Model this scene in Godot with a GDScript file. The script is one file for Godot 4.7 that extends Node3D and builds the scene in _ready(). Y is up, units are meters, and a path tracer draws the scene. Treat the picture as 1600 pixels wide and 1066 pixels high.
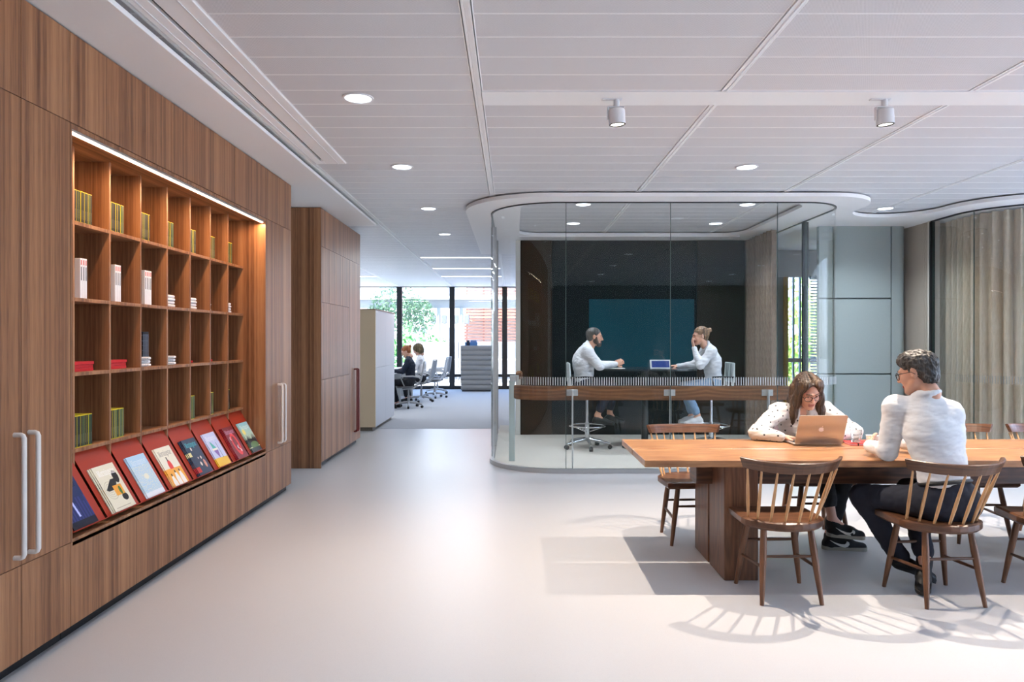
extends Node3D
# An office lounge: timber joinery with a book niche on one side, a curved glass meeting room behind, a long walnut table with chairs.
# x runs to the right, y up, depth d runs away from the camera (world z = -d).

const CEIL := 3.0
const MOD := 0.3444
var M := {}
var used := {}
var rng := RandomNumberGenerator.new()

func P(x: float, y: float, d: float) -> Vector3:
	return Vector3(x, y, -d)

# ---------------------------------------------------------------- geometry collector
class Geo:
	var v := PackedVector3Array()
	var n := PackedVector3Array()
	var c := PackedColorArray()
	var uv := PackedVector2Array()
	var t := Transform3D()
	var color := Color(1, 1, 1)
	func tri(a: Vector3, b: Vector3, e: Vector3, na: Vector3, nb: Vector3, ne: Vector3) -> void:   # counter-clockwise from outside
		for q in [a, e, b]:
			v.append(t * q)
		for q in [na, ne, nb]:
			n.append((t.basis * q).normalized())
		for k in 3:
			c.append(color)
			uv.append(Vector2.ZERO)
	func flat(a: Vector3, b: Vector3, e: Vector3) -> void:
		var m := (b - a).cross(e - a).normalized()
		tri(a, b, e, m, m, m)
	func quad(a: Vector3, b: Vector3, e: Vector3, f: Vector3) -> void:
		var m := (b - a).cross(e - a).normalized()
		tri(a, b, e, m, m, m)
		tri(a, e, f, m, m, m)
	func uvquad(a: Vector3, b: Vector3, e: Vector3, f: Vector3) -> void:   # bottom-left, bottom-right, top-right, top-left
		quad(a, b, e, f)
		var k := uv.size() - 6
		var w := [Vector2(0, 1), Vector2(1, 0), Vector2(1, 1), Vector2(0, 1), Vector2(0, 0), Vector2(1, 0)]
		for i in 6:
			uv[k + i] = w[i]
	func box(o: Vector3, s: Vector3, b := 0.0, bs := Basis()) -> void:
		var h := s * 0.5
		if b <= 0.0:
			for ax in 3:
				for sg in [-1.0, 1.0]:
					var e0 := Vector3.ZERO
					e0[ax] = h[ax] * sg
					var e1 := Vector3.ZERO
					e1[(ax + 1) % 3] = h[(ax + 1) % 3] * sg
					var e2 := Vector3.ZERO
					e2[(ax + 2) % 3] = h[(ax + 2) % 3]
					quad(o + bs * (e0 - e1 - e2), o + bs * (e0 + e1 - e2), o + bs * (e0 + e1 + e2), o + bs * (e0 - e1 + e2))
			return
		b = minf(b, minf(h.x, minf(h.y, h.z)) * 0.98)
		for ax in 3:
			var i1 := (ax + 1) % 3
			var i2 := (ax + 2) % 3
			for sg in [-1.0, 1.0]:
				var e0 := Vector3.ZERO
				e0[ax] = h[ax] * sg
				var e1 := Vector3.ZERO
				e1[i1] = (h[i1] - b) * sg
				var e2 := Vector3.ZERO
				e2[i2] = h[i2] - b
				quad(o + bs * (e0 - e1 - e2), o + bs * (e0 + e1 - e2), o + bs * (e0 + e1 + e2), o + bs * (e0 - e1 + e2))
			for s1 in [-1.0, 1.0]:
				for s2 in [-1.0, 1.0]:
					var a := Vector3.ZERO
					a[i1] = h[i1] * s1
					a[i2] = (h[i2] - b) * s2
					var d := Vector3.ZERO
					d[i1] = (h[i1] - b) * s1
					d[i2] = h[i2] * s2
					var l := Vector3.ZERO
					l[ax] = (h[ax] - b) * s1 * s2
					if _out(a + d, a + l, d + l, d - l):
						quad(o + bs * (a + l), o + bs * (d + l), o + bs * (d - l), o + bs * (a - l))
					else:
						quad(o + bs * (a - l), o + bs * (d - l), o + bs * (d + l), o + bs * (a + l))
		for sx in [-1.0, 1.0]:
			for sy in [-1.0, 1.0]:
				for sz in [-1.0, 1.0]:
					var p := Vector3(sx * h.x, sy * (h.y - b), sz * (h.z - b))
					var q := Vector3(sx * (h.x - b), sy * h.y, sz * (h.z - b))
					var r := Vector3(sx * (h.x - b), sy * (h.y - b), sz * h.z)
					if sx * sy * sz > 0:
						flat(o + bs * p, o + bs * q, o + bs * r)
					else:
						flat(o + bs * p, o + bs * r, o + bs * q)
	func _out(dir: Vector3, a: Vector3, b: Vector3, e: Vector3) -> bool:
		return (b - a).cross(e - a).dot(dir) > 0
	func span(a: Vector3, b: Vector3, bev := 0.0) -> void:   # box between two corners
		box((a + b) * 0.5, (b - a).abs(), bev)
	func tube(pts: Array, radii, sides := 10, caps := true) -> void:
		var rings := []
		var norms := []
		var up := Vector3.UP
		var d0: Vector3 = (pts[1] - pts[0]).normalized()
		if absf(d0.dot(up)) > 0.95:
			up = Vector3.RIGHT
		for i in pts.size():
			var d: Vector3 = (pts[mini(i + 1, pts.size() - 1)] - pts[maxi(i - 1, 0)]).normalized()
			var sx := up.cross(d).normalized()
			if sx.length() < 0.5:
				sx = Vector3.RIGHT
			var sy := d.cross(sx).normalized()
			up = sy
			var r: float = radii[i] if radii is Array else radii
			var ring := []
			var nr := []
			for k in sides:
				var an := TAU * k / sides
				var w := sx * cos(an) + sy * sin(an)
				nr.append(w)
				ring.append(pts[i] + w * r)
			rings.append(ring)
			norms.append(nr)
		for i in pts.size() - 1:
			for k in sides:
				var k2 := (k + 1) % sides
				tri(rings[i][k], rings[i][k2], rings[i + 1][k2], norms[i][k], norms[i][k2], norms[i + 1][k2])
				tri(rings[i][k], rings[i + 1][k2], rings[i + 1][k], norms[i][k], norms[i + 1][k2], norms[i + 1][k])
		if caps:
			var d1: Vector3 = (pts[-1] - pts[-2]).normalized()
			for k in sides:
				var k2 := (k + 1) % sides
				tri(pts[0], rings[0][k2], rings[0][k], -d0, -d0, -d0)
				tri(pts[-1], rings[-1][k], rings[-1][k2], d1, d1, d1)
	func lathe(o: Vector3, prof: Array, segs := 20, smooth := true, bs := Basis()) -> void:   # profile of (radius, height), from below upwards on the outside
		for i in prof.size() - 1:
			var a: Vector2 = prof[i]
			var b: Vector2 = prof[i + 1]
			var e := b - a
			var nn := Vector2(e.y, -e.x).normalized()
			for k in segs:
				var u0 := TAU * k / segs
				var u1 := TAU * (k + 1) / segs
				var c0 := Vector3(cos(u0), 0, -sin(u0))
				var c1 := Vector3(cos(u1), 0, -sin(u1))
				var p00 := o + bs * (c0 * a.x + Vector3.UP * a.y)
				var p10 := o + bs * (c1 * a.x + Vector3.UP * a.y)
				var p01 := o + bs * (c0 * b.x + Vector3.UP * b.y)
				var p11 := o + bs * (c1 * b.x + Vector3.UP * b.y)
				var n0 := bs * (c0 * nn.x + Vector3.UP * nn.y)
				var n1 := bs * (c1 * nn.x + Vector3.UP * nn.y)
				if not smooth:
					n0 = ((n0 + n1) * 0.5).normalized()
					n1 = n0
				if a.x > 1e-6:
					tri(p00, p10, p11, n0, n1, n1)
				if b.x > 1e-6:
					tri(p00, p11, p01, n0, n1, n0)
	func prism(poly: PackedVector2Array, y0: float, y1: float, smooth := false) -> void:   # polygon of (x, d)
		var pg := poly
		if Geometry2D.is_polygon_clockwise(pg):
			pg = pg.duplicate()
			pg.reverse()
		var ix := Geometry2D.triangulate_polygon(pg)
		for i in range(0, ix.size(), 3):
			var a := pg[ix[i]]
			var b := pg[ix[i + 1]]
			var e := pg[ix[i + 2]]
			if (b - a).cross(e - a) < 0:
				var s := b
				b = e
				e = s
			flat(Vector3(a.x, y1, -a.y), Vector3(b.x, y1, -b.y), Vector3(e.x, y1, -e.y))
			flat(Vector3(a.x, y0, -a.y), Vector3(e.x, y0, -e.y), Vector3(b.x, y0, -b.y))
		side(pg, true, y0, y1, smooth)
	func side(pg: PackedVector2Array, closed: bool, y0: float, y1: float, smooth := false) -> void:   # a wall on a line of (x, d); its outside lies to the right of the way
		var m := pg.size()
		var nn := []
		for i in m:
			var a := pg[i - 1] if i > 0 else (pg[m - 1] if closed else pg[0])
			var b := pg[(i + 1) % m] if i < m - 1 or closed else pg[m - 1]
			var e := (b - a).normalized()
			nn.append(Vector3(e.y, 0, e.x))
		for i in (m if closed else m - 1):
			var j := (i + 1) % m
			var a3 := Vector3(pg[i].x, y0, -pg[i].y)
			var b3 := Vector3(pg[j].x, y0, -pg[j].y)
			var up := Vector3(0, y1 - y0, 0)
			if smooth:
				tri(a3, b3, b3 + up, nn[i], nn[j], nn[j])
				tri(a3, b3 + up, a3 + up, nn[i], nn[j], nn[i])
			else:
				quad(a3, b3, b3 + up, a3 + up)
	func sheet(line: PackedVector2Array, th: float, y0: float, y1: float) -> void:   # a standing sheet of some thickness on a line of (x, d), smooth
		var m := line.size()
		var l1 := PackedVector2Array()
		var l2 := PackedVector2Array()
		for i in m:
			var e := (line[mini(i + 1, m - 1)] - line[maxi(i - 1, 0)]).normalized()
			var w := Vector2(e.y, -e.x) * th * 0.5
			l1.append(line[i] + w)
			l2.append(line[i] - w)
		side(l1, false, y0, y1, true)
		l2.reverse()
		side(l2, false, y0, y1, true)
		l2.reverse()
		for i in m - 1:
			quad(Vector3(l1[i].x, y1, -l1[i].y), Vector3(l1[i + 1].x, y1, -l1[i + 1].y), Vector3(l2[i + 1].x, y1, -l2[i + 1].y), Vector3(l2[i].x, y1, -l2[i].y))
			quad(Vector3(l1[i + 1].x, y0, -l1[i + 1].y), Vector3(l1[i].x, y0, -l1[i].y), Vector3(l2[i].x, y0, -l2[i].y), Vector3(l2[i + 1].x, y0, -l2[i + 1].y))
		for i in [0, m - 1]:
			quad(Vector3(l1[i].x, y0, -l1[i].y), Vector3(l1[i].x, y1, -l1[i].y), Vector3(l2[i].x, y1, -l2[i].y), Vector3(l2[i].x, y0, -l2[i].y))
	func extrude(poly: PackedVector2Array, a: Vector3, ux: Vector3, uy: Vector3, along: Vector3) -> void:   # flat polygon in the plane ux, uy, pulled along a vector
		var pg := poly
		if Geometry2D.is_polygon_clockwise(pg):
			pg = pg.duplicate()
			pg.reverse()
		var flip := ux.cross(uy).dot(along) > 0
		var ix := Geometry2D.triangulate_polygon(pg)
		var w := []
		for q in pg:
			w.append(a + ux * q.x + uy * q.y)
		for i in range(0, ix.size(), 3):
			var p0: Vector3 = w[ix[i]]
			var p1: Vector3 = w[ix[i + 1]]
			var p2: Vector3 = w[ix[i + 2]]
			if (p1 - p0).cross(p2 - p0).dot(along) > 0:
				var s := p1
				p1 = p2
				p2 = s
			flat(p0, p1, p2)
			flat(p0 + along, p2 + along, p1 + along)
		for i in pg.size():
			var j := (i + 1) % pg.size()
			if flip:
				quad(w[i], w[j], w[j] + along, w[i] + along)
			else:
				quad(w[j], w[i], w[i] + along, w[j] + along)
	func arrays() -> Array:
		var a := []
		a.resize(Mesh.ARRAY_MAX)
		a[Mesh.ARRAY_VERTEX] = v
		a[Mesh.ARRAY_NORMAL] = n
		a[Mesh.ARRAY_COLOR] = c
		a[Mesh.ARRAY_TEX_UV] = uv
		return a
	func mesh(into: ArrayMesh = null) -> ArrayMesh:
		var m := into if into else ArrayMesh.new()
		m.add_surface_from_arrays(Mesh.PRIMITIVE_TRIANGLES, arrays())
		return m

# ---------------------------------------------------------------- smooth bodies from a distance field, meshed as surface nets
class Body:
	var prims := []
	func cap(a: Vector3, b: Vector3, ra: float, rb: float, k := 0.02, col = null, sq := Vector3.ZERO, f := 1.0) -> void:
		prims.append([0, a, b, ra, rb, k, col, sq, f])
	func ell(o: Vector3, r: Vector3, k := 0.02, col = null, bs := Basis()) -> void:
		prims.append([1, o, r, bs.inverse(), maxf(r.x, maxf(r.y, r.z)), k, col, Vector3.ZERO, 1.0])
	func cut(o: Vector3, r: Vector3, k := 0.01, bs := Basis()) -> void:
		prims.append([2, o, r, bs.inverse(), maxf(r.x, maxf(r.y, r.z)), k, null, Vector3.ZERO, 1.0])
	func dist(pr: Array, p: Vector3) -> float:
		if pr[0] == 0:
			var a: Vector3 = pr[1]
			var ba: Vector3 = pr[2] - a
			var pa := p - a
			var h := clampf(pa.dot(ba) / maxf(ba.length_squared(), 1e-9), 0.0, 1.0)
			var q := pa - ba * h
			var f: float = pr[8]
			if f != 1.0:
				var sq: Vector3 = pr[7]
				q += sq * (q.dot(sq) * (f - 1.0))
			return q.length() - lerpf(pr[3], pr[4], h)
		var q2: Vector3 = pr[3] * (p - pr[1])
		var r: Vector3 = pr[2]
		var k0 := (q2 / r).length()
		var k1 := (q2 / (r * r)).length()
		if k1 < 1e-6:
			return -minf(r.x, minf(r.y, r.z))
		return k0 * (k0 - 1.0) / k1
	func add_to(g: Geo, cell: float, noise: FastNoiseLite = null, amp := 0.0, stretch := Vector3.ONE) -> void:
		var lo := Vector3.INF
		var hi := -Vector3.INF
		for pr in prims:
			if pr[0] == 2:
				continue
			var r: float = maxf(pr[3], pr[4]) if pr[0] == 0 else pr[4]
			var m = Vector3.ONE * (r + 2.5 * cell + pr[5] * 0.3)
			lo = lo.min(pr[1] - m)
			hi = hi.max(pr[1] + m)
			if pr[0] == 0:
				lo = lo.min(pr[2] - m)
				hi = hi.max(pr[2] + m)
		var nx := int((hi.x - lo.x) / cell) + 2
		var ny := int((hi.y - lo.y) / cell) + 2
		var nz := int((hi.z - lo.z) / cell) + 2
		var F := PackedFloat32Array()
		F.resize(nx * ny * nz)
		F.fill(9.0)
		for pr in prims:
			var kind: int = pr[0]
			var r: float = maxf(pr[3], pr[4]) if kind == 0 else pr[4]
			var k: float = pr[5]
			var m := r + k + 2.0 * cell
			var l: Vector3 = pr[1] - Vector3.ONE * m
			var u: Vector3 = pr[1] + Vector3.ONE * m
			if kind == 0:
				l = l.min(pr[2] - Vector3.ONE * m)
				u = u.max(pr[2] + Vector3.ONE * m)
			var i0 := maxi(0, int((l.x - lo.x) / cell))
			var i1 := mini(nx - 1, int((u.x - lo.x) / cell) + 1)
			var j0 := maxi(0, int((l.y - lo.y) / cell))
			var j1 := mini(ny - 1, int((u.y - lo.y) / cell) + 1)
			var q0 := maxi(0, int((l.z - lo.z) / cell))
			var q1 := mini(nz - 1, int((u.z - lo.z) / cell) + 1)
			var a: Vector3 = pr[1]
			var ba := Vector3.ZERO
			var inv := 0.0
			var ra := 0.0
			var rd := 0.0
			var sq: Vector3 = pr[7]
			var f: float = pr[8]
			var er := Vector3.ONE
			var bs := Basis()
			if kind == 0:
				ba = pr[2] - a
				inv = 1.0 / maxf(ba.length_squared(), 1e-9)
				ra = pr[3]
				rd = pr[4] - pr[3]
			else:
				er = pr[2]
				bs = pr[3]
			var er2 := er * er
			for iz in range(q0, q1 + 1):
				for iy in range(j0, j1 + 1):
					var at := (iz * ny + iy) * nx + i0
					var p := Vector3(lo.x + i0 * cell, lo.y + iy * cell, lo.z + iz * cell) - a
					for ix in range(i0, i1 + 1):
						var d: float
						if kind == 0:
							var h := clampf(p.dot(ba) * inv, 0.0, 1.0)
							var q := p - ba * h
							if f != 1.0:
								q += sq * (q.dot(sq) * (f - 1.0))
							d = q.length() - ra - rd * h
						else:
							var q2 := bs * p
							var k1 := (q2 / er2).length()
							var k0 := (q2 / er).length()
							d = -0.01 if k1 < 1e-6 else k0 * (k0 - 1.0) / k1
						var o := F[at]
						if kind == 2:
							d = -d
							var h2 := maxf(k - absf(o - d), 0.0)
							F[at] = maxf(o, d) + h2 * h2 / (4.0 * k)
						elif d < o + k:
							var h3 := maxf(k - absf(o - d), 0.0)
							F[at] = minf(o, d) - h3 * h3 / (4.0 * k)
						at += 1
						p.x += cell
		# surface nets
		var idx := PackedInt32Array()
		idx.resize(nx * ny * nz)
		idx.fill(-1)
		var vs := PackedVector3Array()
		var ns := PackedVector3Array()
		var sy := nx
		var sz := nx * ny
		var far := cell * 3.2
		for iz in nz - 1:
			for iy in ny - 1:
				var at := (iz * ny + iy) * nx - 1
				for ix in nx - 1:
					at += 1
					var f0 := F[at]
					if f0 > far or f0 < -far:
						continue
					var f1 := F[at + 1]
					var f2 := F[at + sy]
					var f3 := F[at + sy + 1]
					var f4 := F[at + sz]
					var f5 := F[at + sz + 1]
					var f6 := F[at + sz + sy]
					var f7 := F[at + sz + sy + 1]
					var mask := int(f0 < 0) + int(f1 < 0) + int(f2 < 0) + int(f3 < 0) + int(f4 < 0) + int(f5 < 0) + int(f6 < 0) + int(f7 < 0)
					if mask == 0 or mask == 8:
						continue
					var sum := Vector3.ZERO
					var cnt := 0
					if (f0 < 0) != (f1 < 0):
						sum += Vector3(f0 / (f0 - f1), 0, 0)
						cnt += 1
					if (f2 < 0) != (f3 < 0):
						sum += Vector3(f2 / (f2 - f3), 1, 0)
						cnt += 1
					if (f4 < 0) != (f5 < 0):
						sum += Vector3(f4 / (f4 - f5), 0, 1)
						cnt += 1
					if (f6 < 0) != (f7 < 0):
						sum += Vector3(f6 / (f6 - f7), 1, 1)
						cnt += 1
					if (f0 < 0) != (f2 < 0):
						sum += Vector3(0, f0 / (f0 - f2), 0)
						cnt += 1
					if (f1 < 0) != (f3 < 0):
						sum += Vector3(1, f1 / (f1 - f3), 0)
						cnt += 1
					if (f4 < 0) != (f6 < 0):
						sum += Vector3(0, f4 / (f4 - f6), 1)
						cnt += 1
					if (f5 < 0) != (f7 < 0):
						sum += Vector3(1, f5 / (f5 - f7), 1)
						cnt += 1
					if (f0 < 0) != (f4 < 0):
						sum += Vector3(0, 0, f0 / (f0 - f4))
						cnt += 1
					if (f1 < 0) != (f5 < 0):
						sum += Vector3(1, 0, f1 / (f1 - f5))
						cnt += 1
					if (f2 < 0) != (f6 < 0):
						sum += Vector3(0, 1, f2 / (f2 - f6))
						cnt += 1
					if (f3 < 0) != (f7 < 0):
						sum += Vector3(1, 1, f3 / (f3 - f7))
						cnt += 1
					idx[at] = vs.size()
					vs.append(lo + (Vector3(ix, iy, iz) + sum / cnt) * cell)
					ns.append(Vector3(f1 + f3 + f5 + f7 - f0 - f2 - f4 - f6, f2 + f3 + f6 + f7 - f0 - f1 - f4 - f5, f4 + f5 + f6 + f7 - f0 - f1 - f2 - f3).normalized())
		var cols := PackedColorArray()
		cols.resize(vs.size())
		cols.fill(g.color)
		var tinted := prims.filter(func(q): return q[6] != null)
		if tinted.size():
			var rest := prims.filter(func(q): return q[0] != 2)
			for i in vs.size():
				var best := 1e9
				for pr in rest:
					var d := dist(pr, vs[i])
					if d < best - 0.0004:
						best = d
						cols[i] = pr[6] if pr[6] != null else g.color
		if noise:
			var mv := PackedVector3Array()
			mv.resize(vs.size())
			var e := 0.006
			for i in vs.size():
				var q := vs[i] * stretch
				var w := noise.get_noise_3dv(q)
				var gr := Vector3(noise.get_noise_3dv((vs[i] + Vector3(e, 0, 0)) * stretch) - w, noise.get_noise_3dv((vs[i] + Vector3(0, e, 0)) * stretch) - w, noise.get_noise_3dv((vs[i] + Vector3(0, 0, e)) * stretch) - w) / e * amp
				mv[i] = vs[i] + ns[i] * w * amp
				gr -= ns[i] * gr.dot(ns[i])
				ns[i] = (ns[i] - gr).normalized()
			vs = mv
		var quads := func(a: int, b: int, e: int, f: int) -> void:
			if a < 0 or b < 0 or e < 0 or f < 0:
				return
			var out := (vs[b] - vs[a]).cross(vs[e] - vs[a]).dot(ns[a]) + (vs[e] - vs[a]).cross(vs[f] - vs[a]).dot(ns[e]) > 0
			var q := [a, e, b, a, f, e] if out else [a, b, e, a, e, f]
			for w in q:
				g.v.append(g.t * vs[w])
				g.n.append((g.t.basis * ns[w]).normalized())
				g.c.append(cols[w])
				g.uv.append(Vector2.ZERO)
		for iz in range(1, nz - 1):
			for iy in range(1, ny - 1):
				var at := (iz * ny + iy) * nx
				for ix in range(1, nx - 1):
					at += 1
					if idx[at] < 0:
						continue
					var i0 := F[at] < 0
					if i0 != (F[at + 1] < 0):
						quads.call(idx[at], idx[at - sy], idx[at - sy - sz], idx[at - sz])
					if i0 != (F[at + sy] < 0):
						quads.call(idx[at], idx[at - sz], idx[at - sz - 1], idx[at - 1])
					if i0 != (F[at + sz] < 0):
						quads.call(idx[at], idx[at - 1], idx[at - 1 - sy], idx[at - sy])

# ---------------------------------------------------------------- things, parts, names
func numbered(called: String) -> String:
	var k: int = used.get(called, 0)
	used[called] = k + 1
	return called if k == 0 else "%s_%03d" % [called, k]

func tag(o: Node, label: String, category: String, group := "") -> Node:
	o.set_meta("label", label)
	o.set_meta("category", category)
	if group:
		o.set_meta("group", group)
	return o

func thing(called: String, label: String, category: String, at := Vector3.ZERO, group := "") -> Node3D:
	var o := Node3D.new()
	o.name = numbered(called)
	add_child(o)
	o.position = at
	tag(o, label, category, group)
	return o

func struct(called: String, at := Vector3.ZERO) -> Node3D:
	var o := Node3D.new()
	o.name = numbered(called)
	add_child(o)
	o.position = at
	o.set_meta("kind", "structure")
	return o

func part(called: String, shape, m: Material, parent: Node) -> MeshInstance3D:
	var o := MeshInstance3D.new()
	o.name = called
	o.mesh = shape.mesh() if shape is Geo else shape
	o.material_override = m
	parent.add_child(o, true)
	return o

func solid(called: String, shape, m: Material, label: String, category: String, at := Vector3.ZERO, group := "") -> MeshInstance3D:
	var o := MeshInstance3D.new()
	o.name = numbered(called)
	o.mesh = shape.mesh() if shape is Geo else shape
	o.material_override = m
	add_child(o)
	o.position = at
	tag(o, label, category, group)
	return o

func copy_of(o: Node3D, at: Vector3, turn: float, label: String, group := "") -> Node3D:
	var r: Node3D = o.duplicate()
	r.name = numbered(o.name)
	add_child(r)
	r.position = at
	r.rotation.y = turn
	r.set_meta("label", label)
	if group:
		r.set_meta("group", group)
	return r

func boxg(o: Vector3, s: Vector3, b := 0.0) -> Geo:
	var g := Geo.new()
	g.box(o, s, b)
	return g

func spang(a: Vector3, b: Vector3, bev := 0.0) -> Geo:
	var g := Geo.new()
	g.span(a, b, bev)
	return g

func tubeg(pts: Array, r, sides := 10) -> Geo:
	var g := Geo.new()
	g.tube(pts, r, sides)
	return g

func arc2(o: Vector2, r: float, a0: float, a1: float, n := 12) -> PackedVector2Array:
	var out := PackedVector2Array()
	for i in n + 1:
		var a := deg_to_rad(lerpf(a0, a1, float(i) / n))
		out.append(o + Vector2(cos(a), sin(a)) * r)
	return out

func rrect(x0: float, x1: float, d0: float, d1: float, r: float, n := 10) -> PackedVector2Array:
	var out := PackedVector2Array()
	out.append_array(arc2(Vector2(x0 + r, d0 + r), r, 180, 270, n))
	out.append_array(arc2(Vector2(x1 - r, d0 + r), r, 270, 360, n))
	out.append_array(arc2(Vector2(x1 - r, d1 - r), r, 0, 90, n))
	out.append_array(arc2(Vector2(x0 + r, d1 - r), r, 90, 180, n))
	return out

# ---------------------------------------------------------------- materials
func mat(c: Color, rough := 0.6, metal := 0.0, spec := 0.5) -> StandardMaterial3D:
	var m := StandardMaterial3D.new()
	m.albedo_color = c
	m.roughness = rough
	m.metallic = metal
	m.metallic_specular = spec
	return m

func c8(r: float, g: float, b: float) -> Color:
	return Color(r / 255.0, g / 255.0, b / 255.0)

func glow(c: Color, e: float) -> StandardMaterial3D:
	var m := mat(Color(0.9, 0.9, 0.9), 0.5)
	m.emission_enabled = true
	m.emission = c
	m.emission_energy_multiplier = e
	return m

func glass(c: Color, a: float, rough := 0.0) -> StandardMaterial3D:
	var m := mat(Color(c.r, c.g, c.b, a), rough)
	m.transparency = BaseMaterial3D.TRANSPARENCY_ALPHA
	return m

func pic(w: int, h: int, f: Callable) -> ImageTexture:
	var data := PackedByteArray()
	data.resize(w * h * 3)
	var k := 0
	for y in h:
		for x in w:
			var c: Color = f.call(x, y)
			data[k] = clampi(int(c.r * 255.0), 0, 255)
			data[k + 1] = clampi(int(c.g * 255.0), 0, 255)
			data[k + 2] = clampi(int(c.b * 255.0), 0, 255)
			k += 3
	return ImageTexture.create_from_image(Image.create_from_data(w, h, false, Image.FORMAT_RGB8, data))

func noise(sd: int, freq: float, oct := 3) -> FastNoiseLite:
	var n := FastNoiseLite.new()
	n.seed = sd
	n.frequency = freq
	n.noise_type = FastNoiseLite.TYPE_SIMPLEX_SMOOTH
	n.fractal_octaves = oct
	return n

func tri_mat(t: Texture2D, scale: Vector3, rough: float, world := true, spec := 0.5) -> StandardMaterial3D:
	var m := mat(Color.WHITE, rough, 0.0, spec)
	m.albedo_texture = t
	m.uv1_triplanar = true
	m.uv1_world_triplanar = world
	m.uv1_triplanar_sharpness = 20.0
	m.uv1_scale = scale
	return m

func stripes_tex(sd: int, dark: Color, mid: Color, light: Color, w: int, h: int, fine: float, across: bool) -> ImageTexture:   # quarter-cut veneer: straight streaks that run down the picture (or across it)
	var n1 := noise(sd, 0.012 * fine, 2)
	var n2 := noise(sd + 1, 0.05 * fine, 3)
	var n3 := noise(sd + 2, 0.3, 2)
	return pic(h if across else w, w if across else h, func(x, y):
		var a: float = y if across else x
		var b: float = x if across else y
		b = h * 0.5 - absf(b - h * 0.5)
		var t := 0.5 + 0.42 * n1.get_noise_2d(a, b * 0.012) + 0.5 * n2.get_noise_2d(a, b * 0.02) + 0.24 * n3.get_noise_2d(a, b * 0.06)
		return dark.lerp(mid, clampf(t * 2.0, 0, 1)).lerp(light, clampf(t * 2.0 - 1.0, 0, 1)))

func grain_tex(sd: int, dark: Color, light: Color, w: int, h: int, across: bool) -> ImageTexture:   # flat-cut boards with drifting rings
	var n1 := noise(sd, 0.006, 2)
	var n2 := noise(sd + 1, 0.04, 3)
	var n3 := noise(sd + 2, 0.4, 1)
	return pic(h if across else w, w if across else h, func(x, y):
		var a: float = y if across else x
		var b: float = x if across else y
		b = h * 0.5 - absf(b - h * 0.5)
		var r := a * 0.05 + 9.0 * n1.get_noise_2d(a * 1.2, b * 0.16)
		var t := 0.5 + 0.26 * sin(r * 2.6) + 0.38 * n2.get_noise_2d(a * 1.3, b * 0.05) + 0.2 * n3.get_noise_2d(a, b * 0.04)
		return dark.lerp(light, clampf(t, 0, 1)))

func speckle_tex(sd: int, base: Color, spot: Color, share: float, size: int) -> ImageTexture:
	var r := RandomNumberGenerator.new()
	r.seed = sd
	var cells := PackedFloat32Array()
	cells.resize(size * size)
	for i in size * size:
		cells[i] = (r.randf() - 0.5) * 0.06 if r.randf() > share else r.randf_range(0.4, 1.0)
	return pic(size, size, func(x, y):
		var t := cells[y * size + x]
		return base.lerp(spot, t) if t > 0.1 else Color(base.r + t * 0.5, base.g + t * 0.5, base.b + t * 0.5))


# ---------------------------------------------------------------- the scene
func _ready() -> void:
	rng.seed = 7
	# camera, sky, sun, exposure
	var cam := Camera3D.new()
	cam.name = "camera"
	cam.fov = rad_to_deg(2.0 * atan(533.0 / 1120.0))
	cam.position = Vector3(0, 1.45, 0)
	cam.rotation.x = -2.0 / 1120.0
	cam.near = 0.05
	cam.far = 300.0
	cam.current = true
	add_child(cam)
	var env := Environment.new()
	env.background_mode = Environment.BG_SKY
	var sky := Sky.new()
	var ps := ProceduralSkyMaterial.new()
	ps.sky_top_color = Color(0.55, 0.73, 0.97)
	ps.sky_horizon_color = Color(0.9, 0.95, 1.0)
	ps.ground_horizon_color = Color(0.8, 0.84, 0.88)
	ps.ground_bottom_color = Color(0.6, 0.62, 0.64)
	sky.sky_material = ps
	env.sky = sky
	env.background_energy_multiplier = 7.6
	env.tonemap_mode = Environment.TONE_MAPPER_LINEAR
	env.tonemap_exposure = 1.16
	env.sdfgi_enabled = true
	env.ssao_enabled = true
	env.ssil_enabled = true
	var we := WorldEnvironment.new()
	we.name = "world"
	we.environment = env
	add_child(we)
	var sun := DirectionalLight3D.new()
	sun.name = "sun"
	sun.light_color = Color(1.0, 0.97, 0.92)
	sun.light_energy = 8.0
	sun.light_angular_distance = 0.6
	sun.shadow_enabled = true
	add_child(sun)
	sun.look_at_from_position(Vector3.ZERO, Vector3(0.22, -0.9, -0.38))
	materials()
	shell()
	ceiling()
	joinery()
	pods()
	lights()
	table_and_chairs()
	shelf_contents()
	small_items()
	back_office()
	meeting()
	people()
	outside()
	rebase()

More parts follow.
